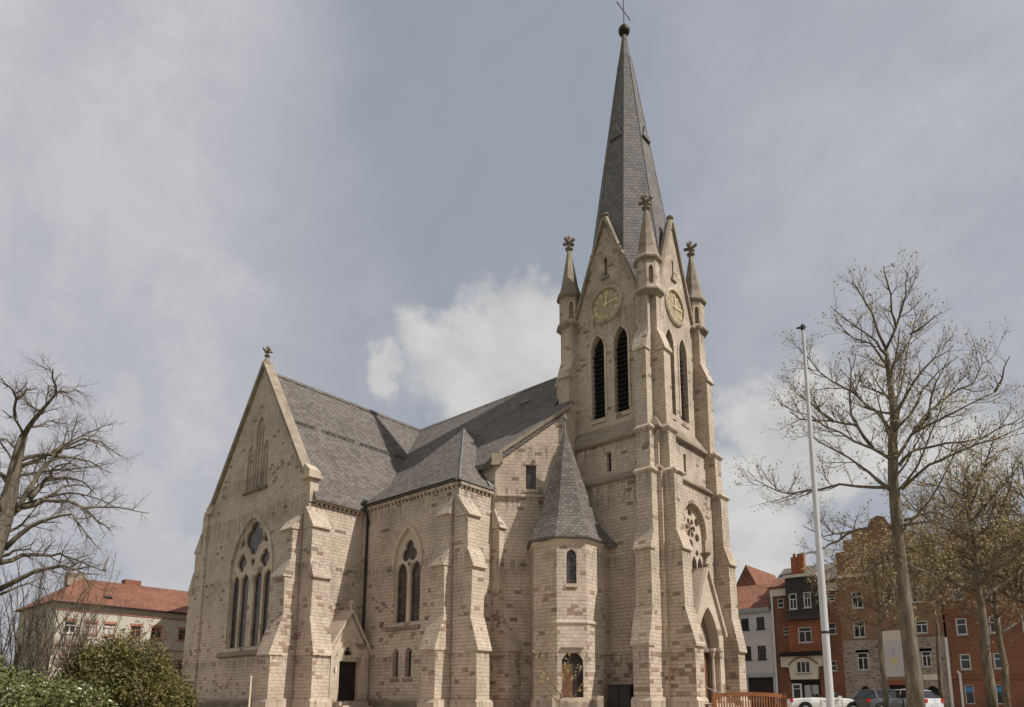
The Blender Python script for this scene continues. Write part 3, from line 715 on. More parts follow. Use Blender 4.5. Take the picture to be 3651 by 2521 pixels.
# clocks
ROM = ['XII', 'I', 'II', 'III', 'IIII', 'V', 'VI', 'VII', 'VIII', 'IX', 'X', 'XI']
for k in 'SWNE':
    F = dirs[k](3.1); cz = 25.62
    G = Fr(F(0, cz, 0), F.U, F.W)
    b = MB(); b.loft([[G(r*math.cos(a), r*math.sin(a), w_) for a in [2*math.pi*q/40 for q in range(40)]] for r, w_ in ((1.06, 0.0), (1.06, 0.03))])
    ck = b.build('clock', M_DIAL, church)
    b = MB()
    n = 40; L = []
    for r, w_ in ((1.05, 0.03), (1.05, 0.16), (1.12, 0.17), (1.24, 0.10), (1.26, 0.0)): L.append([G(r*math.cos(2*math.pi*q/n), r*math.sin(2*math.pi*q/n), w_) for q in range(n)])
    b.loft(L, False); b.build('clock_rim', M_ASHLAR, ck)
    b = MB()
    def stroke(u0, v0, u1, v1, t):
        d = V((u1-u0, v1-v0)); nn = V((-d.y, d.x)).normalized()*t*0.5
        b.loft([[G(u0+nn.x, v0+nn.y, w_), G(u1+nn.x, v1+nn.y, w_), G(u1-nn.x, v1-nn.y, w_), G(u0-nn.x, v0-nn.y, w_)] for w_ in (0.031, 0.055)])
    for h in range(12):
        a = math.pi/2-h*math.pi/6; ux, uy = math.cos(a), math.sin(a)
        wd = {'I': 0.075, 'V': 0.15, 'X': 0.15}; tot = sum(wd[c] for c in ROM[h]); x = -tot/2
        def P2(lx, ly): return (ux*ly+uy*lx, uy*ly-ux*lx)
        for c in ROM[h]:
            m_ = x+wd[c]/2
            if c == 'I': stroke(*P2(m_, 0.70), *P2(m_, 0.98), 0.035)
            else:
                if c == 'V': stroke(*P2(m_-0.055, 0.98), *P2(m_, 0.70), 0.035); stroke(*P2(m_, 0.70), *P2(m_+0.055, 0.98), 0.025)
                else: stroke(*P2(m_-0.06, 0.98), *P2(m_+0.06, 0.70), 0.035); stroke(*P2(m_-0.06, 0.70), *P2(m_+0.06, 0.98), 0.025)
            x += wd[c]
    for q in range(60):
        if q % 5: a = q*math.pi/30; stroke(1.0*math.cos(a), 1.0*math.sin(a), 1.03*math.cos(a), 1.03*math.sin(a), 0.015)
    b.build('numerals', M_GOLD, ck)
    for ang, ln, wd_ in ((math.pi/2-R(7), 0.62, 0.075), (math.pi/2-R(84), 0.93, 0.055)):
        b = MB(); d = V((math.cos(ang), math.sin(ang))); nn = V((-d.y, d.x))
        pts = [(-0.2, wd_*0.5), (ln*0.8, wd_*0.5), (ln*0.86, wd_*1.1), (ln, 0.004), (ln*0.86, -wd_*1.1), (ln*0.8, -wd_*0.5), (-0.2, -wd_*0.5)]
        b.loft([[G(d.x*a+nn.x*c, d.y*a+nn.y*c, w_) for a, c in pts] for w_ in ((0.075, 0.09) if ln < 0.7 else (0.10, 0.115))])
        b.build('hand', M_GOLD, ck)
    b = MB(); b.loft([[G(0.09*math.cos(2*math.pi*q/12), 0.09*math.sin(2*math.pi*q/12), w_) for q in range(12)] for w_ in (0.03, 0.13)]); b.build('hub', M_GOLD, ck)
# corner pinnacles
for sx in (-1, 1):
    for sy in (-1, 1):
        c = V((sx*2.98, sy*2.98, 0)); b = MB(); back = MB()
        inr = 0.66
        for q in range(8):
            a = q*math.pi/4; d = V((math.cos(a), math.sin(a), 0)); F = Fr(c+d*inr, (-d.y, d.x, 0), d); hw = inr*math.tan(math.pi/8)
            hs = [arch(-0.14, 0.14, 25.5, 26.45, 26.75, 3)] if q % 2 else []
            b.panel(F, rect(-hw, hw, 25.0, 27.25), hs, 0.18)
            if hs: back.panel(F, rect(-0.2, 0.2, 25.4, 26.8), [], w=-0.17)
        pn = b.build('pinnacle', M_STONE, church)
        back.build('niche', M_DARKST, pn)
        k8 = 1/math.cos(math.pi/8); b = MB(); ph = math.pi/8
        b.lathe([(0.60*k8, 24.8), (0.86*k8, 25.05), (0.86*k8, 25.15), (0.67*k8, 25.4)], c, 8, ph)
        b.lathe([(0.62*k8, 27.05), (0.82*k8, 27.2), (0.84*k8, 27.3), (0.70*k8, 27.55), (0.55*k8, 28.1), (0.12*k8, 30.9)], c, 8, ph)
        b.build('pinnacle_spire', M_STAIN, pn)
        b = MB(); cross_finial(b, (c.x, c.y, 30.55), 1.02, 0); b.build('finial', M_DARKST, pn)
# spire
k8 = 1/math.cos(math.pi/8)
def hw_(z): return 0.1356*(49.45-z)
b = MB(); b.lathe([(2.85*k8, 24.9)]+[(hw_(z)*k8, z) for z in (27.0, 30, 36, 42, 46.2)], (0, 0, 0), 8, math.pi/8); sp = b.build('spire', M_SPIRE, church)
b = MB(); b.lathe([(hw_(z)*k8+0.012, z) for z in (46.2, 47.4, 48.5)], (0, 0, 0), 8, math.pi/8); b.build('lead_tip', M_SPIRE, sp)
b = MB(); b.lathe([(0.13, -0.42)]+[(0.42*math.cos(a), 0.42*math.sin(a)) for a in [R(-68+q*17) for q in range(9)]]+[(0.05, 0.42)], (0, 0, 48.85), 16); b.build('ball', M_DARKM, sp)
b = MB(); b.tube([(0, 0, 49.2), (0, 0, 51.75)], 0.03, 6); b.tube([(0, -0.85, 50.55), (0, 0.85, 50.55)], 0.032, 6)
for y in (-0.85, 0.85): b.tube([(0, y, 50.55), (0, y*1.08, 50.55)], [0.055, 0.01], 6)
b.build('cross', M_DARKM, sp)
b = MB()
for q in range(8):
    a = math.pi/8+q*math.pi/4; b.tube([(hw_(z)*k8*math.cos(a), hw_(z)*k8*math.sin(a), z) for z in (27.1, 46.1)], 0.035, 4)
b.build('hip_cap', M_SPIRE, sp)
for k in 'SWNE':
    z = 38.9; F = dirs[k](hw_(z)); b = MB()
    b.loft([[F(-0.48, z, 0.16), F(0.48, z, 0.16), F(0, z+1.15, 0.06)], [F(-0.52, z-0.05, -0.3), F(0.52, z-0.05, -0.3), F(0, z+1.1, -0.6)]])
    dm = b.build('spire_dormer', M_SPIRE, sp)
# stair turret
TC = V((-1.5, -5.6, 0)); Rw, Re, EZ = 2.15, 2.45, 9.78
b = MB(); inr = Rw*math.cos(math.pi/8); hwf = Rw*math.sin(math.pi/8)
FT = {}
for q in range(8):
    a = q*math.pi/4; d = V((math.cos(a), math.sin(a), 0)); F = Fr(TC+d*inr, (-d.y, d.x, 0), d); FT[q] = F
    hs = []
    if q == 7: hs = [[(-0.58, 0.92), (0.58, 0.92), (0.58, 2.92), (0.30, 3.28), (-0.30, 3.28), (-0.58, 2.92)], arch(-0.28, 0.28, 7.1, 8.65, 9.05, 4)]
    b.panel(F, rect(-hwf, hwf, 0, 9.7), hs, 0.28)
    if hs: hs7 = hs
b.box(-1.2, 0.32, -5.4, -3.7, 0.0, 9.75)
tu = b.build('stair_turret', M_STONE, church)
F7 = FT[7]
b = MB(); b.panel(F7, hs7[1], [], w=-0.2); b.build('turret_window', M_LEADED, tu)
b = MB(); b.panel(F7, hs7[0], [], w=-0.24); b.fbox(F7, -0.55, 0.02, 0.95, 2.7, -0.235, -0.18); b.build('turret_door', [M_BROWNDOOR], tu)
b = MB(); b.fbox(F7, 0.02, 0.56, 0.93, 2.85, -0.238, -0.19); b.fbox(F7, -0.55, 0.56, 2.72, 3.25, -0.238, -0.2); b.build('door_leaf', M_DOOR, tu)
b = MB(); b.fbox(F7, -0.36, 0.36, 6.9, 7.05, -0.15, 0.1); b.build('window_sill', M_ASHLAR, tu)
b = MB()
b.ext([F7(-0.65, 3.58, 0), F7(0.65, 3.58, 0), F7(0.3, 3.75, 0), F7(-0.3, 3.75, 0)], F7(0, 0, 0.14)-F7(0, 0, 0)); b.build('door_hood', M_ASHLAR, tu)
b = MB(); b.lathe([(Rw*0.99, 4.83), (Rw+0.07, 4.9), (Rw+0.07, 4.98), (Rw*0.995, 5.12)], TC, 8, math.pi/8); b.build('string_course', M_ASHLAR, tu)
b = MB(); b.lathe([(Rw+0.12, 0), (Rw+0.12, 0.72), (Rw*0.99, 0.9)], TC, 8, math.pi/8); b.build('plinth', M_ASHLAR, tu)
b = MB(); b.lathe([(Rw*0.98, 9.35), (Rw+0.13, 9.52), (Rw+0.13, 9.7), (Rw*0.9, 9.72)], TC, 8, math.pi/8); b.build('cornice', M_ASHLAR, tu)
b = MB(); b.lathe([(Re-0.05, EZ-0.16), (Re, EZ-0.1), (Re, EZ), (1.82, 11.0), (0.07, 16.7)], TC, 8, math.pi/8); trf = b.build('turret_roof', M_SLATE, church)
b = MB(); b.lathe([(0.10, 16.3), (0.05, 16.8), (0.035, 17.4), (0.11, 17.5), (0.11, 17.66), (0.03, 17.78)], TC, 8); b.build('roof_tip', M_LEAD, trf)
b = MB(); b.ext([(-1.3, -3.75, EZ+2.4), (0.1, -5.2, EZ-0.05), (0.95, -3.75, EZ-0.1)], (0.02, 0.02, -0.16)); b.build('link_roof', M_SLATE, trf)
b = MB()
for q in range(4):
    w0, w1 = 0.06, 1.6-q*0.32
    b.fbox(F7, -1.0, 1.0, q*0.22, (q+1)*0.22, w0, w1)
for s in (-1, 1): b.fbox(F7, s*1.16-0.16, s*1.16+0.16, 0, 1.0, 0.06, 1.7)
b.build('turret_steps', M_ASHLAR, church)
# west front: great window with rose, gabled portal
FW = W_(3.8); rc = (0.0, 11.0)
holes = [foil(rc, 6, 0.42, 0.20, 0, 48)]
for q in range(6):
    a = q*math.pi/3+math.pi/6; holes.append(circ((rc[0]+0.98*math.cos(a), rc[1]+0.98*math.sin(a)), 0.27, 14))
for u0 in (-1.38, -0.66, 0.06, 0.78): holes.append(arch(u0, u0+0.6, 5.4, 8.75, 9.35, 5))
holes += [circ((-0.75, 9.55), 0.2, 12), circ((0.75, 9.55), 0.2, 12)]
stone_window('west_window', FW, rose_op, 0.42, holes, None, 0.16, 0.2)
FPt = W_(4.62); pcx = -0.28
pop = arch(pcx-1.28, pcx+1.28, 0.5, 3.75, 6.1, 10)
b = MB()
go = [(pcx-1.85, 0.0), (pcx+1.85, 0.0), (pcx+1.85, 4.75), (pcx+0.18, 8.05), (pcx-0.18, 8.05), (pcx-1.85, 4.75)]
b.panel(FPt, go, [pop], 0.75)
b.box(3.7, 4.6, pcx-1.84, pcx-1.80, 0, 4.7); b.box(3.7, 4.6, pcx+1.80, pcx+1.84, 0, 4.7)
pt = b.build('portal', M_ASHLAR, church)
b = MB()
for s in (-1, 1):
    n = V((s*0.9, 0.45))
    b.loft([[V((x, p[0]+n.x*a, p[1]+n.y*a)) for a, x in ((-0.02, 3.75), (-0.02, 4.78), (0.16, 4.78), (0.2, 4.6), (0.2, 3.75))] for p in ((pcx+s*2.0, 4.5), (pcx+s*0.02, 8.3))])
b.build('portal_coping', M_ASHLAR, pt)
b = MB(); b.tube([(4.6, pcx, 8.2), (4.6, pcx, 9.75)], [0.07, 0.03], 8)
b.lathe([(0.05, 0.3), (0.2, 0.36), (0.05, 0.42)], (4.6, pcx, 8.2), 8)
b.lathe([(0.05, 0.7), (0.3, 1.0), (0.34, 1.05), (0.05, 1.1)], (4.6, pcx, 8.2), 8)
b.build('finial', M_DARKST, pt)
b = MB()
for s in (-1, 1):
    for k, (du, x) in enumerate(((1.36, 4.55), (1.12, 4.25))):
        y = pcx+s*du
        b.lathe([(0.19, 0.5), (0.19, 0.75), (0.12, 0.95), (0.10, 3.2), (0.14, 3.3), (0.2, 3.6), (0.24, 3.62), (0.24, 3.8)], (x, y, 0), 8)
build_each(b, 'column', M_ASHLAR, pt)
b = MB(); b.panel(FPt, rect(pcx-1.2, pcx+1.2, 0.5, 3.72), [], w=-0.68)
for u in (-0.9, -0.6, -0.3, 0, 0.3, 0.6, 0.9): b.fbox(FPt, pcx+u-0.02, pcx+u+0.02, 0.55, 3.7, -0.675, -0.64)
b.build('door', M_BROWNDOOR, pt)
b = MB(); b.panel(FPt, arch(pcx-1.25, pcx+1.25, 3.72, 3.76, 6.05, 9), [], w=-0.6); b.fbox(FPt, pcx-1.25, pcx+1.25, 3.55, 3.78, -0.66, -0.45); b.build('tympanum', M_DARKST, pt)
b = MB()
for q in range(4): b.box(4.0, 6.4-q*0.4, pcx-1.7, pcx+1.7, q*0.16, (q+1)*0.16)
b.build('portal_steps', M_ASHLAR, church)
# ================================================================== GROUND
def sheet(name, pts, mat, z, kind='structure'):
    b = MB(); b.poly([(x, y, z) for x, y in pts]); return tag(b.build(name, mat, recalc=False), kind=kind)
M_GRASS = plain('lawn', (0.075, 0.10, 0.035), 0.95, 0.4, 1.5, bump=0.6, col2=(0.11, 0.12, 0.05))
M_PAVE = courses('square_paving', 0.4, 0.2, [(0, (0.43, 0.365, 0.29)), (0.5, (0.47, 0.40, 0.315)), (1, (0.40, 0.34, 0.27))], (0.3, 0.25, 0.2), 0.012, rough=0.85, bump=0.3, stain=0.4, streak=0)
M_ASPH = plain('asphalt', (0.055, 0.054, 0.052), 0.9, 0.3, 6.0, bump=0.3)
M_KERB = plain('kerb_stone', (0.33, 0.31, 0.28), 0.85, 0.2, 4.0)
sheet('ground', [(-2500, -2500), (2500, -2500), (2500, 2500), (-2500, 2500)], M_GRASS, 0.0)
sheet('church_square', [(-30, -34), (34, -34), (34, 9.0), (-60, 9.0), (-60, 20), (-60, -14)], M_PAVE, 0.004)
sheet('street', [(-120, 13.0), (120, 13.0), (120, 29.0), (-120, 29.0)], M_ASPH, 0.008)
b = MB(); b.box(-120, 120, 29.0, 34.0, -0.05, 0.13); tag(b.build('pavement', M_PAVE), kind='structure')
b = MB(); b.box(-120, 120, 12.8, 13.0, -0.05, 0.12); tag(b.build('kerb', M_KERB), kind='structure')
rng = random.Random(7)

# ================================================================== TOWN HOUSES
KX, FY = 1.245, 34.0
def qx(x): return CAM.x+(x-CAM.x)*KX
def qz(z): return CAM.z+(z-CAM.z)*KX
M_BRICKR = courses('dark_red_brick', 0.25, 0.085, [(0, (0.20, 0.075, 0.042)), (0.5, (0.26, 0.10, 0.055)), (1, (0.16, 0.06, 0.036))], (0.23, 0.16, 0.12), 0.008, bump=0.3, stain=0.5, streak=0.3)
M_BRICKO = courses('orange_red_brick', 0.25, 0.085, [(0, (0.29, 0.095, 0.045)), (0.5, (0.34, 0.115, 0.052)), (1, (0.24, 0.08, 0.04))], (0.26, 0.15, 0.10), 0.008, bump=0.3, stain=0.35, streak=0.2)
M_BRICKT = courses('weathered_red_brick', 0.25, 0.085, [(0, (0.22, 0.09, 0.05)), (0.5, (0.27, 0.112, 0.062)), (1, (0.18, 0.075, 0.045))], (0.24, 0.16, 0.11), 0.008, bump=0.3, stain=0.6, streak=0.35)
M_BRICKB = courses('brown_brick', 0.25, 0.085, [(0, (0.25, 0.135, 0.075)), (0.5, (0.29, 0.165, 0.095)), (1, (0.20, 0.105, 0.06))], (0.30, 0.22, 0.15), 0.008, bump=0.3, stain=0.5, streak=0.3)
M_RUBBLE = courses('rubble_stone', 0.42, 0.26, [(0, (0.20, 0.155, 0.125)), (0.4, (0.33, 0.27, 0.225)), (0.7, (0.40, 0.32, 0.27)), (1, (0.25, 0.19, 0.16))], (0.42, 0.36, 0.30), 0.03, [(0, (0.22, 0.11, 0.085)), (1, (0.17, 0.09, 0.07))], bump=0.8, stain=0.4, streak=0.2)
M_TILE = courses('clay_roof_tiles', 0.24, 0.2, [(0, (0.23, 0.10, 0.062)), (0.5, (0.30, 0.135, 0.085)), (1, (0.18, 0.08, 0.052))], (0.09, 0.04, 0.028), 0.02, bump=0.8, stain=0.7, rows_var=False, overlap=True, streak=0.15)
M_TILEB = courses('brown_roof_tiles', 0.24, 0.2, [(0, (0.20, 0.115, 0.065)), (0.5, (0.26, 0.155, 0.09)), (1, (0.17, 0.10, 0.06))], (0.09, 0.05, 0.03), 0.014, bump=0.6, stain=0.45, rows_var=False, overlap=True, streak=0.15)
M_LILAC = plain('pale_lilac_render', (0.55, 0.505, 0.50), 0.85, 0.07, 0.6)
M_CREAM = plain('cream_render', (0.62, 0.57, 0.47), 0.85, 0.12, 0.6)
M_YELLOWW = plain('pale_cream_render', (0.46, 0.42, 0.35), 0.85, 0.10, 0.5)
M_DKSLATE = courses('dark_slate_hanging', 0.3, 0.2, [(0, (0.04, 0.032, 0.03)), (1, (0.065, 0.052, 0.048))], (0.012, 0.01, 0.01), 0.012, rough=0.6, bump=0.6, stain=0.3, rows_var=False, overlap=True, streak=0)
M_REDTRIM = plain('red_sandstone_trim', (0.34, 0.15, 0.10), 0.85, 0.15, 2.0)
M_DARKVOID = plain('dark_void', (0.03, 0.028, 0.028), 0.9, 0.3, 1.0)
M_ZINC = plain('zinc', (0.42, 0.44, 0.46), 0.5, 0.12, 2.0, 0.4)
M_BLUE = plain('blue_poster', (0.07, 0.25, 0.52), 0.5, 0.1, 2.0)
M_SIGN = plain('cream_sign_board', (0.66, 0.62, 0.50), 0.6, 0.08, 2.0)
M_YEL = plain('faded_yellow_paint', (0.62, 0.52, 0.25), 0.7, 0.1, 2.0)
M_CURT = plain('net_curtain', (0.45, 0.45, 0.44), 0.8, 0.2, 1.5)

def win(root, F, u0, u1, v0, v1, bars=((0.5,), (0.68,)), frame=0.07, fm=None, depth=0.14, sill=True, glass=None, lintel=None, label=None):
    b = MB(); w0, w1 = -depth, -depth+0.07
    b.fbox(F, u0, u0+frame, v0, v1, w0, w1); b.fbox(F, u1-frame, u1, v0, v1, w0, w1)
    b.fbox(F, u0+frame, u1-frame, v0, v0+frame, w0, w1); b.fbox(F, u0+frame, u1-frame, v1-frame, v1, w0, w1)
    vt = v1-frame
    for k in bars[1]:
        v = v0+(v1-v0)*k; b.fbox(F, u0+frame, u1-frame, v-0.035, v+0.035, w0, w1-0.005); vt = v-0.035
    for k in bars[0]:
        u = u0+(u1-u0)*k; b.fbox(F, u-0.035, u+0.035, v0+frame, vt, w0, w1-0.01)
    o = b.build('window', fm or M_WHITE, root)
    if label: o['label'] = label
    b = MB(); b.panel(F, rect(u0, u1, v0, v1), [], w=-depth+0.02); b.build('pane', glass or M_GLASS, o)
    if sill:
        b = MB(); b.fbox(F, u0-0.08, u1+0.08, v0-0.11, v0-0.01, -depth, 0.09); b.build('sill', fm or M_KERB, o)
    if lintel:
        b = MB(); b.fbox(F, u0-0.1, u1+0.1, v1+0.01, v1+0.24, -0.05, 0.03); b.build('lintel', lintel, o)
    return o
def wall_part(root, name, F, outer, holes, mat, depth=0.3, w=0.0):
    b = MB(); b.panel(F, outer, holes, depth, w); return b.build(name, mat, root)
def Q(u0, u1, v0, v1): return (qx(u0), qx(u1), qz(v0), qz(v1))
FF = S_(FY)
# --- pale lilac house
t = thing('town_house', (qx(-1.5), FY, 0.13), 'pale lilac rendered house with orange tile roof and dark ground floor passage', 'house')
ws = [Q(-2.05, -1.37, 6.8, 7.77), Q(-0.70, -0.02, 6.8, 7.8), Q(-2.0, -1.3, 4.25, 5.38), Q(-0.74, -0.03, 4.25, 5.38), Q(-3.5, -2.8, 6.8, 7.77), Q(-3.5, -2.8, 4.25, 5.38)]
pas = Q(-1.75, 0.42, 0.25, 2.75)
wall_part(t, 'wall', FF, rect(qx(-5.2), qx(0.60), 0.13, qz(8.3)), [rect(*w_) for w_ in ws]+[rect(*pas)], M_LILAC)
for w_ in ws: win(t, FF, *w_, bars=((0.34, 0.66), (0.72,)), frame=0.05, fm=M_DARKM, glass=M_GLASS)
wall_part(t, 'passage', FF, rect(*pas), [], M_DARKVOID, w=-0.29)  # flat sheet closing the opening; passage shade is put into its colour
b = MB(); b.fbox(FF, qx(-1.95), qx(0.58), qz(2.78), qz(3.12), 0.0, 0.12); b.build('lintel', M_ZINC, t)
b = MB(); b.ext([FF(qx(-5.4), qz(8.22), -0.05), FF(qx(-5.4), qz(8.22), 0.3), FF(qx(-5.4), qz(8.55), 0.42), FF(qx(-5.4), qz(8.55), -0.05)], (qx(0.5)-qx(-5.4), 0, 0)); b.build('eaves', M_ZINC, t)
b = MB(); b.ext([(qx(-5.4), FY-0.35, qz(8.57)), (qx(-5.4), FY+4.5, qz(11.2)), (qx(-5.4), FY+9.5, qz(8.57))], (qx(0.55)-qx(-5.4), 0, 0)); b.build('roof', M_TILE, t)
b = MB(); b.box(qx(-5.2), qx(0.6), FY+0.3, FY+9.2, 0.1, qz(8.5)); b.build('rear_wall', M_LILAC, t)
# --- orange roofed house behind it
t = thing('town_house', (qx(-4.2), FY+14, 0), 'house behind the lilac one, only its pointed orange roof showing', 'house')
b = MB(); b.box(qx(-7), qx(-1.5), FY+11, FY+20, 0, qz(10.2)); b.build('wall', M_CREAM, t)
b = MB(); b.ext([(qx(-7.2), FY+10.7, qz(10.2)), (qx(-1.3)-2.2, FY+10.7, qz(10.2)), (qx(-4.9), FY+10.7, qz(14.2))], (0, 9.6, 0)); b.build('roof', M_TILE, t)
# --- dark red brick house
t = thing('brick_house', (qx(3.3), FY, 0.13), 'narrow dark red brick house with black slate-hung bay and white shopfront', 'house')
ws = [Q(1.17, 1.67, 8.45, 9.2), Q(1.5, 1.95, 6.18, 6.8), Q(5.08, 5.68, 8.62, 9.12), Q(4.95, 5.45, 3.15, 3.95), Q(5.0, 5.6, 6.0, 6.9)]
wall_part(t, 'wall', FF, rect(qx(0.86), qx(5.98), 0.13, qz(10.1)), [rect(*w_) for w_ in ws], M_BRICKR)
for w_ in ws: win(t, FF, *w_, bars=((), (0.5,)))
b = MB(); b.box(qx(0.7), qx(5.95), FY+0.3, FY+9, 0.1, qz(10.3)); b.build('rear_wall', M_BRICKR, t)
b = MB(); b.tube([(qx(0.74), FY-0.12, 0.2), (qx(0.74), FY-0.12, qz(9.9))], 0.11, 8); b.build('downpipe', M_WHITE, t)
b = MB(); b.fbox(FF, qx(0.62), qx(2.08), qz(9.42), qz(10.05), 0.0, 0.16); b.build('frieze', M_CREAM, t)
b = MB(); b.fbox(FF, qx(4.6), qx(5.95), qz(9.42), qz(10.05), 0.0, 0.16); b.build('frieze', M_CREAM, t)
b = MB(); b.ext([FF(qx(0.5), qz(10.08), 0.35), FF(qx(0.5), qz(10.2), 0.4), FF(qx(0.5), qz(11.0), -1.2), FF(qx(0.5), qz(10.08), -1.2)], (qx(2.1)-qx(0.5), 0, 0)); b.build('roof_tiles', M_TILE, t)
b = MB(); b.ext([(qx(0.7), FY-0.1, qz(10.3)), (qx(0.7), FY+4.2, qz(12.3)), (qx(0.7), FY+9, qz(10.3))], (qx(5.95)-qx(0.7), 0, 0)); b.build('roof', M_SLATE, t)
bay = Fr((0, FY-0.75, 0), (1, 0, 0), (0, -1, 0))
bw = [Q(2.32, 2.95, 8.15, 9.45), Q(3.46, 4.06, 8.18, 9.45)]
b = MB(); b.panel(bay, rect(qx(2.1), qx(4.56), qz(7.35), qz(10.7)), [rect(*w_) for w_ in bw], 0.3); b.box(qx(2.1), qx(4.56), FY-0.45, FY+2.5, qz(7.35), qz(10.7))
b.ext([bay(qx(2.0), qz(7.28), 0.25), bay(qx(2.0), qz(7.62), 0.0), bay(qx(2.0), qz(7.62), -0.3), bay(qx(2.0), qz(7.28), -0.3)], (qx(4.62)-qx(2.0), 0, 0))
by = b.build('bay', M_DKSLATE, t)
b = MB(); b.fbox(bay, qx(2.02), qx(4.64), qz(10.72), qz(10.95), -1.5, 0.25); b.build('flat_roof', M_CREAM, t)
for w_ in bw: win(t, bay, *w_, bars=((0.5,), (0.62,)), frame=0.11)
bw = [Q(2.82, 3.87, 5.42, 6.66)]
ob = Fr((0, FY-0.55, 0), (1, 0, 0), (0, -1, 0))
b = MB(); b.panel(ob, rect(qx(2.05), qx(4.52), qz(4.72), qz(7.26)), [rect(*bw[0])], 0.25); b.box(qx(2.05), qx(4.52), FY-0.3, FY+0.2, qz(4.72), qz(7.26)); b.build('oriel', M_BRICKO, t)
win(t, ob, *bw[0], bars=((0.5,), (0.72,)), frame=0.09)
b = MB(); b.fbox(FF, qx(1.3), qx(4.7), qz(4.40), qz(4.68), 0.0, 0.85); b.build('lead_ledge', M_DARKM, t)
bw = Q(2.5, 3.56, 3.03, 3.95)
b = MB(); b.panel(ob, [(qx(1.3), qz(3.55)), (qx(1.9), qz(3.5)), (qx(2.02), qz(2.52)), (qx(4.05), qz(2.52)), (qx(4.15), qz(3.5)), (qx(4.5), qz(3.55)), (qx(4.5), qz(4.36)), (qx(1.3), qz(4.36))], [rect(*bw)], 0.5, rim=True); b.build('arched_panel', M_CREAM, t)
win(t, ob, *bw, bars=((0.34, 0.67), ()), frame=0.07)
b = MB(); b.tube([ob(qx(1.9)+(qx(4.2)-qx(1.9))*k/12, qz(3.7)+qz(4.28)-qz(3.7)-(((k-6)/6.0)**2)*(qz(4.28)-qz(3.7)), 0.02) for k in range(13)], 0.09, 5); b.build('arch_moulding', M_BRICKB, t)
b = MB(); b.fbox(FF, qx(1.95), qx(4.12), qz(2.28), qz(2.5), 0.0, 0.3); b.build('shop_fascia', M_DARKM, t)
F2 = FF
b = MB(); b.fbox(FF, qx(1.92), qx(4.12), 0.13, qz(2.27), 0.0, 0.08); b.build('shopfront', M_DARKVOID, t)
G2 = Fr((0, FY-0.1, 0), (1, 0, 0), (0, -1, 0))
win(t, G2, qx(1.95), qx(2.72), 0.2, qz(2.2), bars=((), (0.78,)), frame=0.16, depth=0.0, sill=False)
win(t, G2, qx(2.85), qx(4.08), qz(0.4), qz(2.15), bars=((0.5,), ()), frame=0.09, fm=M_DARKM, depth=0.0, sill=False, glass=M_CURT)
ch = MB(); ch.box(qx(1.8), qx(2.32), FY+2.4, FY+3.0, qz(11.0), qz(12.95)); ch.box(qx(2.32)+0.003, qx(2.85), FY+2.5, FY+3.1, qz(11.0), qz(13.2)); ch.box(qx(1.75), qx(2.9), FY+2.2, FY+3.3, qz(10.2), qz(11.45))
ch.build('chimney', M_BRICKO, t)
b = MB(); b.tube([(qx(2.05), FY+2.7, qz(12.9)), (qx(2.05), FY+2.7, qz(13.25))], 0.16, 8); b.build('chimney_pot', M_BRICKR, t)
# --- stepped gable house, stone below and brown brick above
t = thing('gabled_house', (qx(9.4), FY, 0.13), 'tall stepped-gable house, brown brick over rubble stone with a white painted panel', 'house')
ws = [Q(6.85, 7.69, 5.64, 6.9), Q(6.96, 7.73, 3.14, 4.48), Q(11.06, 11.86, 5.7, 6.62), Q(11.28, 11.9, 3.26, 4.4), Q(6.9, 7.7, 7.9, 9.2), Q(9.1, 9.9, 8.0, 9.3), Q(11.0, 11.8, 8.0, 9.2), Q(9.1, 9.9, 11.0, 12.2)]
up_ = [(qx(5.98), qz(5.42)), (qx(12.85), qz(5.42)), (qx(12.85), qz(11.3)), (qx(12.3), qz(11.3)), (qx(12.3), qz(12.4)), (qx(11.6), qz(12.4)), (qx(11.6), qz(13.4)), (qx(10.6), qz(13.4)), (qx(10.6), qz(14.1)), (qx(10.0), qz(14.1)), (qx(9.7), qz(14.75)), (qx(9.2), qz(14.95)), (qx(8.75), qz(14.75)), (qx(8.4), qz(14.1)), (qx(7.25), qz(14.1)), (qx(7.25), qz(13.35)), (qx(6.6), qz(13.35)), (qx(6.6), qz(12.45)), (qx(5.98), qz(12.45))]
wall_part(t, 'brick_wall', FF, up_, [rect(*w_) for w_ in ws if w_[2] > qz(5.5)], M_BRICKB)
dr = arch(qx(7.0), qx(7.74), 0.13, qz(1.45), qz(1.98), 5); sh = arch(qx(11.4), qx(12.2), 0.13, qz(1.45), qz(1.92), 5); gar = rect(qx(9.0), qx(10.1), 0.13, qz(2.0))
wall_part(t, 'rubble_wall', FF, rect(qx(5.98), qx(12.85), 0.13, qz(5.42)), [rect(*w_) for w_ in ws if w_[2] < qz(5.5)]+[dr, sh, gar], M_RUBBLE, w=0.03)
for w_ in ws: win(t, FF, *w_, bars=((0.5,), (0.7,)), frame=0.09, lintel=M_REDTRIM if w_[2] < qz(5.5) else None)
b = MB(); b.panel(FF, dr, [], w=-0.25); b.build('door', M_DOOR, t)
b = MB(); b.panel(FF, sh, [], w=-0.25); b.build('shop_door', M_DARKM, t)
b = MB(); b.panel(FF, gar, [], w=-0.25); b.build('garage_door', M_DOOR, t)
b = MB(); b.fbox(FF, qx(8.9), qx(10.2), qz(2.02), qz(2.42), 0.03, 0.1); b.build('garage_lintel', M_BRICKO, t)
b = MB(); b.fbox(FF, qx(8.86), qx(10.2), qz(2.6), qz(5.3), 0.03, 0.14); wp = b.build('painted_panel', M_LILAC, t)
b = MB(); b.fbox(FF, qx(8.86), qx(10.2), qz(5.3), qz(6.02), 0.03, 0.12); b.build('stone_band', M_CREAM, t)
cx_ = qx(9.52)
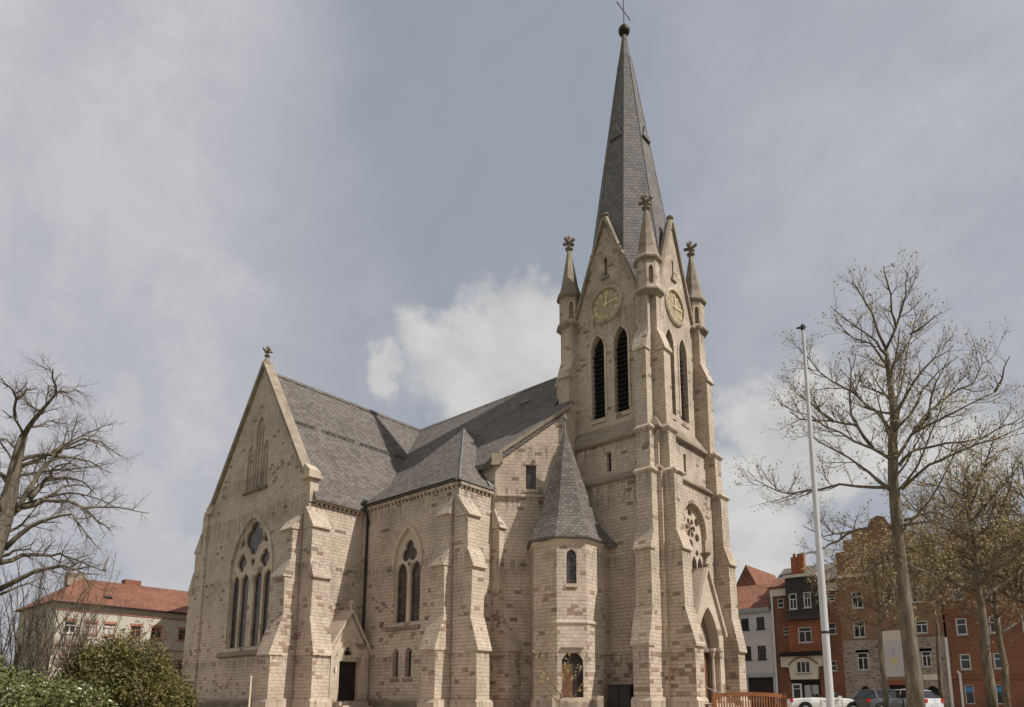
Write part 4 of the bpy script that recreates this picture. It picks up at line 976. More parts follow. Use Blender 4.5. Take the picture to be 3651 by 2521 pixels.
b = MB(); b.ext([FF(cx_+x, qz(3.7)+z, 0.143) for x, z in ((-0.36, 0.35), (-0.28, -0.1), (0.0, -0.38), (0.28, -0.1), (0.36, 0.35))], (0, -0.01, 0)); b.build('painted_shield', M_YEL, wp)
b = MB(); b.ext([FF(cx_+x, qz(4.2)+z, 0.143) for x, z in ((-0.1, 0.0), (0.1, 0.0), (0.06, 0.5), (0.0, 0.7), (-0.06, 0.5))], (0, -0.01, 0)); b.build('painted_crest', M_ZINC, wp)
b = MB(); b.fbox(FF, qx(11.28), qx(12.42), qz(2.32), qz(2.74), 0.035, 0.1); b.build('signboard', M_SIGN, t)
b = MB(); b.tube([(qx(12.93), FY-0.14, 0.2), (qx(12.93), FY-0.14, qz(5.3))], 0.12, 8); b.build('downpipe', M_WHITE, t)
b = MB(); b.box(qx(6.0), qx(12.8), FY+0.32, FY+11, 0.1, qz(11.0)); b.build('rear_wall', M_BRICKB, t)
b = MB(); b.ext([(qx(6.0), FY+0.3, qz(11.0)), (qx(12.8), FY+0.3, qz(11.0)), (qx(9.4), FY+0.3, qz(14.3))], (0, 11, 0)); b.build('roof', M_TILEB, t)
b = MB(); b.fbox(FF, qx(6.0), qx(8.6), qz(10.35), qz(10.6), 0.0, 0.12); b.build('stone_band', M_CREAM, t)
b = MB(); b.box(qx(11.5), qx(12.2), FY+3, FY+3.8, qz(12.0), qz(13.6)); b.build('chimney', M_BRICKO, t)
# --- long red brick house at the right
t = thing('brick_house', (qx(16.2), FY, 0.13), 'long red brick house with cream eaves, brown roof and blue shop posters', 'house')
ws = []
for x in (13.6, 15.55, 17.4, 19.3):
    ws += [Q(x, x+0.7, 7.92, 9.14), Q(x, x+0.66, 5.44, 6.62), Q(x+0.02, x+0.66, 3.02, 4.1)]
sp_ = [Q(13.72, 14.25, 0.65, 1.95), Q(15.48, 15.98, 0.65, 1.95), Q(17.3, 18.2, 0.65, 1.95)]
wall_part(t, 'wall', FF, rect(qx(12.98), qx(21.5), 0.13, qz(9.55)), [rect(*w_) for w_ in ws+sp_], M_BRICKT)
for w_ in ws: win(t, FF, *w_, bars=((), (0.62,)), frame=0.10)
for w_ in sp_:
    o = win(t, FF, *w_, bars=((), ()), frame=0.06, sill=False)
    b = MB(); b.fbox(FF, w_[0]+0.08, w_[1]-0.08, w_[3]-0.62, w_[3]-0.2, -0.115, -0.105); b.build('poster', M_BLUE, o)
b = MB(); b.fbox(FF, qx(12.98), qx(21.5), qz(2.36), qz(2.54), 0.0, 0.14); b.build('ledge', M_BRICKR, t)
b = MB(); b.ext([FF(qx(12.9), qz(9.5), -0.05), FF(qx(12.9), qz(9.5), 0.1), FF(qx(12.9), qz(9.78), 0.35), FF(qx(12.9), qz(10.0), 0.38), FF(qx(12.9), qz(10.0), -0.05)], (qx(21.6)-qx(12.9), 0, 0)); b.build('eaves', M_CREAM, t)
b = MB(); b.ext([(qx(12.95), FY-0.4, qz(10.02)), (qx(12.95), FY+4.2, qz(13.5)), (qx(12.95), FY+9.5, qz(10.02))], (qx(21.6)-qx(12.95), 0, 0)); b.build('roof', M_TILEB, t)
b = MB(); b.box(qx(13.0), qx(21.5), FY+0.3, FY+9, 0.1, qz(9.9)); b.build('rear_wall', M_BRICKT, t)
b = MB(); b.tube([(qx(13.55), FY-0.12, 0.2), (qx(13.55), FY-0.12, qz(2.75)), (qx(13.4), FY-0.12, qz(2.9))], 0.1, 8); b.build('downpipe', M_WHITE, t)
# --- cream house at the far left
K2 = 1.2
def ly(y): return CAM.y+(y-CAM.y)*K2
def lz(z): return CAM.z+(z-CAM.z)*K2
LX = CAM.x+(-38-CAM.x)*K2
FL = W_(LX)
t = thing('cream_house', (LX, ly(-15), 0), 'long cream rendered house with orange tile hipped roof and red window trims', 'house')
ws = []
for y in (-20.6, -19.16, -17.83, -15.87, -14.27, -12.03, -10.3):
    ws.append((ly(y), ly(y+0.85), lz(5.72), lz(6.62))); ws.append((ly(y-0.1), ly(y+0.75), lz(2.95), lz(3.88)))
wall_part(t, 'wall', FL, rect(ly(-21.25), ly(-7), 0, lz(8.05)), [rect(*w_) for w_ in ws], M_YELLOWW)
for k, w_ in enumerate(ws):
    win(t, FL, *w_, bars=((0.5,), (0.65,)), frame=0.09, fm=M_WHITE if k < 2 else M_REDTRIM, lintel=M_REDTRIM, glass=M_CURT if k in (2, 4) else M_GLASS)
b = MB(); b.fbox(FL, ly(-21.25), ly(-7), lz(4.72), lz(4.84), 0, 0.08); b.build('string_course', M_REDTRIM, t)
b = MB(); b.fbox(FL, ly(-21.25), ly(-7), lz(7.42), lz(7.52), 0, 0.07); b.build('string_course', M_REDTRIM, t)
b = MB(); b.box(LX-12, LX-0.3, ly(-21.25), ly(-7), 0, lz(8.05)); b.build('rear_wall', M_YELLOWW, t)
b = MB(); x0_, x1_, ya, yb = LX-12.5, LX+0.45, ly(-21.25)-0.5, ly(-7); zr_ = lz(10.75); zm = lz(8.05)
i = b.add([(x0_, ya, zm), (x1_, ya, zm), (x1_, yb, zm), (x0_, yb, zm), (LX-6, ya+4.0, zr_), (LX-6, yb, zr_)])
for f_ in ((0, 1, 4), (1, 2, 5, 4), (3, 0, 4, 5), (2, 3, 5), (3, 2, 1, 0)): b.face([i+k for k in f_])
rf = b.build('roof', M_TILE, t)
b = MB(); b.box(x1_-0.1, x1_+0.06, ya, yb, zm-0.16, zm-0.01); b.build('gutter', M_DARKM, t)
for y, hh in ((-18.6, 0.55), (-14.2, 0.5)):
    b = MB(); b.box(LX-7, LX-5.9, ly(y)-0.9, ly(y)+0.7, zr_-0.8, zr_+hh); b.build('chimney', M_STAIN if y < -18 else M_BRICKR, rf)
yk = ly(-17.4); zk = lz(8.75); b = MB(); sx_ = (zk-zm)/(zr_-zm)*6.4
b.loft([[(x1_-sx_, yk-0.35, zk+0.02), (x1_-sx_, yk+0.35, zk+0.02), (x1_-sx_-0.5, yk+0.35, zk+0.24), (x1_-sx_-0.5, yk-0.35, zk+0.24)], [(x1_-sx_+0.1, yk-0.35, zk+0.12), (x1_-sx_+0.1, yk+0.35, zk+0.12), (x1_-sx_-0.4, yk+0.35, zk+0.34), (x1_-sx_-0.4, yk-0.35, zk+0.34)]]); b.build('roof_light', M_DARKM, rf)
# ================================================================== TREES
def branch_path(p, d, L, n, rng, wander=0.25, lift=0.12):
    pts = [p.copy()]; d = d.normalized(); st = L/n
    for k in range(n):
        d = (d + V((rng.gauss(0, wander), rng.gauss(0, wander), rng.gauss(0, wander)+lift))*0.55).normalized()
        pts.append(pts[-1]+d*st)
    return pts
def along(pts, t):
    x = t*(len(pts)-1); k = min(int(x), len(pts)-2); f = x-k
    return pts[k].lerp(pts[k+1], f), (pts[k+1]-pts[k]).normalized()
def spawn(path, r0, r1, lv, cfg, mb, tw, bud, rng, length):
    c = cfg[lv]
    n = max(1, int(c['n']*length*(0.75+0.5*rng.random())+0.5))
    for k in range(n):
        t = c['t0']+(1-c['t0'])*(k+rng.random())/n
        p, d = along(path, min(t, 0.995)); r = (r0+(r1-r0)*t)
        side = d.orthogonal().normalized(); side.rotate(Matrix.Rotation(rng.random()*6.2832, 3, d))
        a = R(c['ang']+rng.uniform(-14, 14)); nd = d*math.cos(a)+side*math.sin(a)+V((0, 0, c['up']))
        L = c['len']*(0.6+0.8*rng.random())*(1-0.45*t)
        if c.get('rel'): L *= length
        rr = min(r*0.62, c['r'])
        pts = branch_path(p, nd, L, c['seg'], rng, c.get('w', 0.3), c.get('lift', 0.12))
        last = lv == len(cfg)-1
        m = len(pts); e_r = rr*0.35 if not last else rr*0.5
        (tw if c.get('twig') else mb).tube(pts, [rr+(e_r-rr)*q/(m-1) for q in range(m)], 3 if c.get('twig') else 5, False)
        if not last: spawn(pts, rr, e_r, lv+1, cfg, mb, tw, bud, rng, L)
        if bud is not None and c.get('bud'):
            for q in range(c['bud']):
                bp_, bd = along(pts, 0.25+0.74*rng.random()); s_ = 0.026+0.034*rng.random()
                o1 = V((rng.gauss(0, 1), rng.gauss(0, 1), rng.gauss(0, 1))).normalized()*s_; o2 = o1.orthogonal().normalized()*s_*0.7
                bud.poly([bp_-o1, bp_+o2, bp_+o1*1.2, bp_-o2])
def traced(pix, origin, sc, d0, spread, rng):
    """limb drawn through photo pixels, bowing away in depth"""
    s = rng.uniform(-1, 1)*spread; out = []
    for k, (a, b_) in enumerate(pix):
        out.append(at(origin[0]+a/sc, origin[1]+b_/sc, d0+s*k/max(1, len(pix)-1)+rng.gauss(0, 0.12)*min(k, 1)))
    # subdivide with a little wobble
    res = [out[0]]
    for a, b_ in zip(out, out[1:]):
        m = a.lerp(b_, 0.5)+V((rng.gauss(0, 1), rng.gauss(0, 1), rng.gauss(0, 1)))*(b_-a).length*0.035
        res += [m, b_]
    return res
def plen(p): return sum((b_-a).length for a, b_ in zip(p, p[1:]))
def limb(mb, path, r0, r1, n=7):
    m = len(path); mb.tube(path, [r0+(r1-r0)*(q/(m-1))**0.8 for q in range(m)], n)

def crown_build(t, mb, tw, bud, tmat, name='crown'):
    o = mb.build('branches', M_BARK, t, smooth=True, recalc=False)
    o2 = tw.build(name, tmat, t, recalc=False)
    if bud is not None and bud.f: bud.build('buds', M_BUD, t, recalc=False)

CFG = [dict(n=1.75, t0=0.2, ang=46, up=0.25, len=0.30, rel=True, seg=6, r=0.026, w=0.22),
       dict(n=4.2, t0=0.1, ang=44, up=0.26, len=0.95, seg=5, r=0.012, w=0.25, twig=True),
       dict(n=7.5, t0=0.08, ang=40, up=0.22, len=0.55, seg=3, r=0.0085, w=0.28, twig=True, bud=1)]
# --- big bare tree at the right, beside the flagpole
rng = random.Random(11)
base = at(3262, 2500, 32); base.z = 0
t = thing('bare_tree', base, 'tallest bare tree on the right, straight trunk and open oval crown beside the flagpole', 'tree', 'bare trees on the square')
tr_ = MB(); o_, s_ = (2600, 850), 1.5205
trunk = [base]+[at(px, py, 32) for px, py in ((3258, 2420), (3246, 2320), (3232, 2200), (3218, 2080), (3205, 1960), (3192, 1800), (3184, 1700), (3182, 1610), (3188, 1480), (3178, 1400), (3170, 1330), (3158, 1245))]
rt_ = [0.34, 0.30, 0.28, 0.262, 0.246, 0.228, 0.21, 0.195, 0.178, 0.15, 0.132, 0.115, 0.085]
tr_.tube(trunk, rt_, 10)
LB = [[(850, 600), (775, 405), (700, 280), (670, 230)], [(850, 600), (905, 480), (960, 300), (970, 190)], [(905, 480), (880, 400), (840, 180), (835, 150)], [(860, 640), (800, 560), (690, 480), (560, 380)],
      [(880, 1200), (780, 1140), (600, 1050), (440, 960), (280, 900)], [(870, 1040), (800, 940), (680, 840), (550, 770), (440, 660), (380, 600)], [(880, 1370), (760, 1270), (650, 1190), (500, 1110), (420, 1050)],
      [(870, 1350), (700, 1345), (500, 1360), (330, 1385), (200, 1340), (110, 1270)], [(780, 1140), (690, 1010), (560, 990), (380, 980), (330, 940)], [(690, 1010), (662, 960), (660, 760), (650, 640)],
      [(900, 1200), (990, 1060), (1150, 980), (1300, 900), (1450, 830)], [(900, 960), (1000, 780), (1110, 650), (1200, 600)], [(1000, 1050), (1080, 940), (1180, 860), (1320, 790), (1370, 680), (1450, 620)],
      [(920, 1230), (1000, 1150), (1180, 1110), (1380, 1080), (1480, 1020), (1598, 960)], [(935, 1360), (1080, 1230), (1240, 1160), (1440, 1090), (1598, 1020)], [(860, 700), (770, 570), (670, 540), (580, 440)],
      [(870, 720), (940, 620), (1000, 470), (1030, 380)], [(980, 520), (1060, 470), (1150, 400)], [(1000, 1050), (1080, 960), (1120, 780), (1180, 670)], [(880, 870), (800, 830), (720, 800), (700, 720)],
      [(895, 950), (930, 820), (960, 640), (1010, 470)], [(890, 1050), (980, 960), (1040, 830), (1240, 640)], [(560, 990), (450, 900), (340, 810)], [(1440, 830), (1480, 760), (1520, 640)]]
LC = [((2700, 1800), 3.989, [(1960, 330), (1700, 290), (1400, 360), (1200, 400), (950, 450), (650, 300)]), ((2700, 1800), 3.989, [(1980, 700), (1650, 660), (1400, 700), (1100, 880), (950, 960)]),
      ((2700, 1800), 3.989, [(2060, 1260), (1880, 1020), (1700, 900), (1560, 900), (1600, 1100)]), ((2700, 1800), 3.989, [(1400, 360), (1150, 520), (950, 620), (700, 680)]), ((3150, 1800), 3.99, [(290, 220), (480, 160), (650, 100), (800, 110), (900, 180), (1200, 260), (1500, 310), (1850, 240)]),
      ((3150, 1800), 3.99, [(300, 290), (560, 250), (800, 210), (1000, 420)]), ((3150, 1800), 3.99, [(370, 860), (560, 930), (740, 1040), (870, 1270)])]
mb, tw, bud = MB(), MB(), MB()
for k, pix in enumerate(LB):
    pth = traced(pix, o_, s_, 32, 3.4, rng); r0 = 0.092 if pix[0][1] > 900 else 0.07
    if pix[0] in ((850, 600), (860, 640)): r0 = 0.075
    limb(tr_, pth, r0*0.85, 0.014); spawn(pth, r0*0.85, 0.014, 0, CFG, mb, tw, bud, rng, plen(pth))
for og, sc, pix in LC:
    pth = traced(pix, og, sc, 32, 3.0, rng); limb(tr_, pth, 0.07, 0.015); spawn(pth, 0.06, 0.015, 0, CFG, mb, tw, bud, rng, plen(pth))
# limbs growing towards and away from the viewer fill the crown out
for k in range(12):
    p, d = along(trunk, 0.44+0.54*k/12); a = rng.choice((YAW, YAW+math.pi))+rng.uniform(-0.7, 0.7)
    pth = branch_path(p, V((math.cos(a), math.sin(a), 0.55)), rng.uniform(2.5, 5.5)*(1.15-0.6*k/12), 7, rng, 0.16, 0.13)
    limb(tr_, pth, 0.06, 0.014, 6); spawn(pth, 0.05, 0.014, 0, CFG, mb, tw, bud, rng, plen(pth))
tr_.build('trunk', M_BARK, t, smooth=True, recalc=False); crown_build(t, mb, tw, bud, M_TWIG)
# --- smaller street trees at the right
CFS = [dict(n=3.2, t0=0.12, ang=48, up=0.2, len=0.42, rel=True, seg=5, r=0.03, w=0.3),
       dict(n=4.2, t0=0.1, ang=46, up=0.1, len=0.85, seg=4, r=0.013, w=0.36, twig=True, bud=1),
       dict(n=6.0, t0=0.1, ang=44, up=0.12, len=0.42, seg=3, r=0.009, w=0.36, twig=True, bud=2)]
def street_tree(px, dist, fork_py, top_py, spread_m, r0, label, seed, limbs=9, cfg=CFS):
    rng = random.Random(seed); b0 = at(px, 2500, dist); b0.z = 0
    t = thing('bare_tree', b0, label, 'tree', 'bare trees on the square')
    zf = at(px, fork_py, dist).z; zt = at(px, top_py, dist).z
    mb, tw, bud, k_ = MB(), MB(), MB(), MB()
    lead = [b0.copy()]
    for q in range(1, 10):
        z = zt*0.93*q/9; lead.append(V((b0.x+rng.gauss(0, 0.05)*q*0.3, b0.y+rng.gauss(0, 0.05)*q*0.3, z)))
    k_.tube(lead, [r0*(1-0.9*(q/9)**1.1) for q in range(10)], 9)
    for q in range(limbs):
        f = q/limbs; z = zf+(zt*0.88-zf)*f; p, d = along(lead, z/(zt*0.93))
        a = q*2.4+rng.random(); L = spread_m*(1.05-0.6*f)*rng.uniform(0.8, 1.15)
        pth = branch_path(p, V((math.cos(a), math.sin(a), 0.35+0.5*f)), L, 7, rng, 0.17, 0.10)
        limb(k_, pth, r0*0.38*(1-0.5*f), 0.018, 6); spawn(pth, r0*0.3, 0.018, 0, cfg, mb, tw, bud, rng, L)
    k_.build('trunk', M_BARK, t, smooth=True, recalc=False); crown_build(t, mb, tw, bud, M_TWIGY)
street_tree(3535, 38, 2130, 1590, 5.0, 0.24, 'budding tree near the right edge, thicker of the two close trunks, dense yellowish twigs', 21, 20)
street_tree(3588, 43, 2260, 1700, 4.8, 0.18, 'slimmer budding tree standing just right of the thicker-trunked one at the right edge', 22, 17)
street_tree(3158, 37, 2250, 1900, 3.6, 0.14, 'short slender tree with thin leaning trunk left of the tallest bare tree', 23, 16)
street_tree(3745, 40, 2200, 1620, 5.0, 0.22, 'budding tree at the very right edge, only its twigs reaching into view', 24, 18)
street_tree(3360, 52, 2150, 1800, 4.4, 0.15, 'small pale budding tree standing in front of the orange brick house', 25, 18)
CFL = [dict(n=2.1, t0=0.18, ang=48, up=0.06, len=0.27, rel=True, seg=6, r=0.03, w=0.24, lift=0.03),
       dict(n=4.6, t0=0.1, ang=46, up=0.02, len=0.85, seg=5, r=0.013, w=0.28, lift=0.02, twig=True),
       dict(n=8.0, t0=0.08, ang=42, up=0.0, len=0.5, seg=3, r=0.009, w=0.3, lift=0.0, twig=True)]
# --- old tree at the left
rng = random.Random(31)
DL = 34; base = at(-190, 2500, DL); base.z = 0
t = thing('bare_tree', base, 'old spreading bare tree at the left edge with thick arching limbs', 'tree', 'bare trees on the square')
tr_ = MB(); o_, s_ = (0, 1250), 1.878
trunk = [base]+[at(px, py, DL) for px, py in ((-170, 2400), (-125, 2250), (-70, 2080), (-25, 1960), (12, 1850), (38, 1756), (48, 1690), (60, 1640), (72, 1590), (85, 1553))]
tr_.tube(trunk, [0.62, 0.52, 0.46, 0.42, 0.38, 0.33, 0.26, 0.22, 0.20, 0.175, 0.15], 10)
LL = [[(160, 570), (230, 460), (290, 390), (375, 290), (350, 180), (355, 120)], [(375, 290), (440, 280), (560, 285)], [(160, 570), (95, 450), (20, 400)], [(100, 450), (110, 320), (60, 240), (10, 190)], [(110, 320), (180, 260), (250, 255)],
      [(100, 740), (60, 690), (0, 610), (-60, 560)], [(120, 660), (60, 610), (0, 600)], [(125, 735), (180, 715), (320, 690), (480, 715), (600, 740), (740, 820)], [(100, 1060), (180, 950), (280, 790), (400, 650), (550, 590), (680, 610), (800, 700)],
      [(110, 1070), (200, 1020), (330, 975), (450, 955), (600, 975), (760, 1040)], [(150, 1050), (300, 1000), (450, 1005), (560, 1055), (700, 1050), (850, 1060), (1000, 1090)], [(200, 990), (300, 870), (430, 850), (560, 880), (640, 960)],
      [(30, 1330), (200, 1180), (350, 1120), (480, 1095), (560, 1200), (640, 1300)], [(0, 1420), (150, 1370), (300, 1370), (400, 1360), (560, 1420), (700, 1480)], [(-10, 1600), (250, 1470), (430, 1440), (520, 1470), (650, 1590)],
      [(200, 510), (280, 500), (340, 470), (450, 490)], [(280, 420), (200, 370), (165, 320)], [(380, 690), (480, 650), (600, 600)], [(700, 1470), (730, 1380)], [(560, 1055), (660, 1150), (750, 1210)], [(-40, 1300), (-200, 1150), (-350, 1000), (-500, 900)], [(-20, 1400), (-200, 1330), (-400, 1250)],
      [(60, 1100), (-60, 950), (-150, 800), (-250, 700)], [(0, 1380), (90, 1340), (200, 1330), (230, 1360)], [(-20, 1640), (80, 1600), (200, 1560), (330, 1600)], [(300, 870), (350, 800), (420, 760), (520, 770)], [(330, 975), (420, 910), (520, 900), (600, 920)]]
mb, tw = MB(), MB()
for pix in LL:
    pth = traced(pix, o_, s_, DL, 4.0, rng); r0 = 0.125 if len(pix) > 4 else 0.075
    limb(tr_, pth, r0*0.9, 0.016); spawn(pth, r0*0.9, 0.016, 0, CFL, mb, tw, None, rng, plen(pth))
for k in range(12):
    p, d = along(trunk, 0.42+0.36*k/12); a = rng.choice((YAW, YAW+math.pi))+rng.uniform(-0.8, 0.8)
    pth = branch_path(p, V((math.cos(a), math.sin(a), 0.6)), rng.uniform(2.5, 4.5), 7, rng, 0.16, 0.02)
    limb(tr_, pth, 0.08, 0.015, 6); spawn(pth, 0.07, 0.015, 0, CFL, mb, tw, None, rng, plen(pth))
tr_.build('trunk', M_BARK, t, smooth=True, recalc=False); crown_build(t, mb, tw, None, M_TWIG)

# ================================================================== SHRUBS
def leaf_mat(name, c0, c1, c2):
    m, t, p = new_mat(name)
    P = t.node('ShaderNodeNewGeometry').outputs['Position']
    n = t.noise(P, 1.6, 3); n2 = t.noise(P, 14.0, 2)
    f = t.m('ADD', t.m('MULTIPLY', n, 0.5), t.m('MULTIPLY', n2, 0.5))
    t.put(p.inputs['Base Color'], t.ramp(f, [(0.35, c0), (0.5, c1), (0.66, c2)]))
    p.inputs['Roughness'].default_value = 0.6; p.inputs['Specular IOR Level'].default_value = 0.25
    p.inputs['Subsurface Weight'].default_value = 0.0
    return m
M_LEAFD = leaf_mat('shrub_leaves', (0.055, 0.055, 0.018), (0.115, 0.105, 0.034), (0.19, 0.155, 0.06))
M_LEAFL = leaf_mat('hedge_leaves', (0.055, 0.065, 0.02), (0.105, 0.12, 0.038), (0.18, 0.18, 0.075))
M_BLOSS = plain('white_blossom', (0.62, 0.60, 0.52), 0.7, 0.1, 3.0)
M_LEAFR = leaf_mat('reddish_buds', (0.10, 0.05, 0.03), (0.16, 0.085, 0.05), (0.22, 0.14, 0.07))
def shrub(name, c, rad, nclump, nleaf, lsize, mat, label, cat, seed, blossom=0, stems=40, group=None):
    rng = random.Random(seed); c = V(c); t = thing(name, (c.x, c.y, 0), label, cat, group)
    lv, bl, st = MB(), MB(), MB()
    for k in range(nclump):
        while True:
            q = V((rng.uniform(-1, 1), rng.uniform(-1, 1), rng.uniform(-1, 1)))
            if 0.35 < q.length < 1.0: break
        bump = 0.78+0.34*mnoise.noise(q*1.9+V((seed, 0, 0)))+0.12*mnoise.noise(q*4.7+V((0, seed, 0)))
        q = q*bump; cc = c+V((q.x*rad[0], q.y*rad[1], q.z*rad[2]))
        if cc.z < 0.05: cc.z = rng.uniform(0.05, 0.5)
        cr_ = rng.uniform(0.22, 0.46); stretch = V((rng.gauss(0, 1), rng.gauss(0, 1), abs(rng.gauss(0, 1))+0.4)).normalized()
        for i in range(nleaf):
            d = V((rng.gauss(0, 1), rng.gauss(0, 1), rng.gauss(0, 1)))*cr_*0.5+stretch*rng.uniform(-1, 1)*cr_*0.7
            p = cc+d; s_ = lsize*rng.uniform(0.6, 1.35)
            a = V((rng.gauss(0, 1), rng.gauss(0, 1), rng.gauss(0, 0.8)+0.3)).normalized()*s_; b_ = a.orthogonal().normalized(); b_.rotate(Matrix.Rotation(rng.random()*6.28, 3, a.normalized())); b_ *= s_*0.42
            (bl if rng.random() < blossom else lv).poly([p-a, p+b_, p+a, p-b_])
    for k in range(stems):
        a = rng.random()*6.28; d = V((math.cos(a)*0.6, math.sin(a)*0.6, 1)); L = rad[2]*rng.uniform(1.2, 2.05)
        pth = branch_path(V((c.x+rng.gauss(0, rad[0]*0.35), c.y+rng.gauss(0, rad[1]*0.35), 0)), d, L, 6, rng, 0.22, 0.12)
        st.tube(pth, [0.03, 0.026, 0.022, 0.018, 0.014, 0.01, 0.006], 4, False)
    st.build('stems', M_TWIG, t, recalc=False); lv.build('foliage', mat, t, recalc=False)
    if bl.f: bl.build('blossom', M_BLOSS, t, recalc=False)
    return t
cB = at(425, 2440, 33.5)
shrub('shrub', (cB.x, cB.y, 1.5), (2.55, 2.55, 2.25), 620, 46, 0.085, M_LEAFD, 'big rounded evergreen shrub in front of the cream house, left of the transept', 'shrub', 41)
cB = at(600, 2500, 34.5)
shrub('shrub', (cB.x, cB.y, 0.8), (1.2, 1.2, 1.2), 190, 44, 0.085, M_LEAFD, 'lower dark shrub tucked against the transept corner', 'shrub', 42, stems=16)
cB = at(150, 2560, 30.5)
shrub('shrub', (cB.x, cB.y, 0.6), (2.6, 2.6, 0.8), 300, 44, 0.075, M_LEAFL, 'low light green shrub dotted with white blossom at the left corner', 'shrub', 43, 0.045, 26)
cB = at(-60, 2470, 33)
shrub('shrub', (cB.x, cB.y, 0.9), (2.2, 2.2, 1.2), 280, 44, 0.08, M_LEAFL, 'light green shrub under the old tree at the left edge', 'shrub', 44, 0.015, 26)
# bare, twiggy bushes between
def twiggy(px, dist, h, w_, n, label, seed, mat, bmat=None, name='bare_bush', cfg=None):
    rng = random.Random(seed); b0 = at(px, 2500, dist); b0.z = 0
    t = thing(name, b0, label, 'bush'); st, tw, bud = MB(), MB(), MB()
    cfg = cfg or [dict(n=2.4, t0=0.25, ang=36, up=0.25, len=0.9, seg=4, r=0.018, w=0.3, twig=True), dict(n=6.0, t0=0.1, ang=40, up=0.1, len=0.5, seg=3, r=0.012, w=0.34, twig=True, bud=2)]
    for k in range(n):
        a = rng.random()*6.28; pth = branch_path(b0+V((rng.gauss(0, w_*0.25), rng.gauss(0, w_*0.25), 0)), V((math.cos(a)*w_*0.35, math.sin(a)*w_*0.35, h*0.8)), h*rng.uniform(0.7, 1.1), 7, rng, 0.16, 0.08)
        st.tube(pth, [0.035*(1-0.8*q/7) for q in range(8)], 5, False); spawn(pth, 0.03, 0.008, 0, cfg, st, tw, bud if bmat else None, rng, h)
    st.build('stems', M_TWIG, t, recalc=False); tw.build('twigs', mat, t, recalc=False)
    if bmat and bud.f: bud.build('buds', bmat, t, recalc=False)
twiggy(60, 36, 6.6, 4.6, 60, 'brown leafless bush with drooping twigs under the old tree', 51, M_TWIG)
twiggy(470, 39, 4.6, 2.2, 16, 'reddish leafless bush rising behind the big evergreen shrub', 52, M_TWIG, M_LEAFR)
twiggy(250, 40, 3.8, 3.0, 20, 'pale budding bush in front of the cream house', 53, M_TWIGY, M_BUD)
# sapling in front of the turret door
rng = random.Random(61); b0 = at(1995, 2500, 27); b0.z = 0
t = thing('sapling', b0, 'thin young tree with yellowish spring leaves in front of the turret door', 'tree'); st, tw, bud = MB(), MB(), MB()
CS = [dict(n=3.2, t0=0.25, ang=46, up=0.1, len=0.5, seg=4, r=0.009, w=0.3, twig=True, bud=3), dict(n=5.0, t0=0.1, ang=42, up=0.05, len=0.2, seg=3, r=0.006, w=0.3, twig=True, bud=3)]
for pix in ([(1995, 2500), (2010, 2440), (2030, 2390), (2035, 2330)], [(2000, 2480), (1960, 2420), (1930, 2370), (1905, 2345)], [(2005, 2460), (2050, 2420), (2080, 2380)], [(1990, 2500), (1955, 2460), (1915, 2430)], [(1998, 2490), (2045, 2470), (2075, 2440)]):
    pth = traced(pix, (0, 0), 1.0, 27, 0.5, rng)
    if pix[0] == (1995, 2500): pth = [b0]+pth
    st.tube(pth, [0.022*(1-0.8*q/(len(pth)-1)) for q in range(len(pth))], 5, False); spawn(pth, 0.015, 0.006, 0, CS, st, tw, bud, rng, plen(pth))
st.build('stem', M_TWIG, t, recalc=False); tw.build('twigs', M_TWIGY, t, recalc=False); bud.build('leaves', M_BUD, t, recalc=False)

# ================================================================== STREET FURNITURE
M_ALU = plain('white_flagpole_paint', (0.46, 0.46, 0.47), 0.4, 0.1, 1.5, 0.1)
P0 = at(2961.5, 2519, 17.5)
t = thing('flagpole', (P0.x, P0.y, 0), 'tall white tapering flagpole without a flag, in front of the brick houses', 'flagpole')
b = MB(); b.tube([(P0.x, P0.y, 0), (P0.x, P0.y, 4.15)], [0.088, 0.082], 16); b.build('lower_pole', M_ALU, t)
b = MB(); b.tube([(P0.x, P0.y, 4.15), (P0.x, P0.y, 9.98)], [0.070, 0.036], 16); b.build('upper_pole', M_ALU, t)
b = MB(); b.tube([(P0.x, P0.y, 2.28), (P0.x, P0.y, 2.33)], 0.098, 16); b.build('collar', M_DARKM, t)
b = MB(); d = -cr; d.z = 0; b.tube([V((P0.x, P0.y, 9.99))-d*0.06, V((P0.x, P0.y, 9.96))+d*0.15], [0.04, 0.025], 8); b.tube([(P0.x, P0.y, 9.9), (P0.x, P0.y, 10.05)], 0.045, 12); b.build('truck', M_DARKM, t)
# bench
M_TEAK = plain('oiled_teak', (0.21, 0.072, 0.022), 0.5, 0.35, 1.2, aniso=(2, 2, 8), spec=0.4)
bc = at(2671, 2465, 17.2); bc.z = 0
t = thing('park_bench', (0, 0, 0), 'orange-brown slatted wooden bench seen from behind, bottom right of the church', 'bench')
def lb(name, boxes, par=t):
    out = []
    for bx in boxes:
        q = MB(); q.box(*bx); out.append(q.build(name, M_TEAK, par))
    return out
b = MB(); n = 12
for k in range(n):
    x0_, x1_ = -0.82+1.64*k/n, -0.82+1.64*(k+1)/n
    def topz(x): return 0.935-0.045*(x/0.82)**2
    b.loft([[(x, y, z) for y, z in ((-0.02, topz(x)-0.09), (0.02, topz(x)-0.09), (0.02, topz(x)), (-0.02, topz(x)))] for x in (x0_, x1_)], k in (0, n-1))
b.build('top_rail', M_TEAK, t)
lb('lower_rail', [(-0.82, 0.82, -0.018, 0.018, 0.48, 0.54)])
lb('slat', [(-0.80+1.6*k/25-0.013, -0.80+1.6*k/25+0.013, -0.01, 0.01, 0.54, topz(-0.8+1.6*k/25)-0.088) for k in range(26)])
lb('back_post', [(-0.885, -0.823, -0.032, 0.03, 0, 0.92), (0.823, 0.885, -0.032, 0.03, 0, 0.92)])
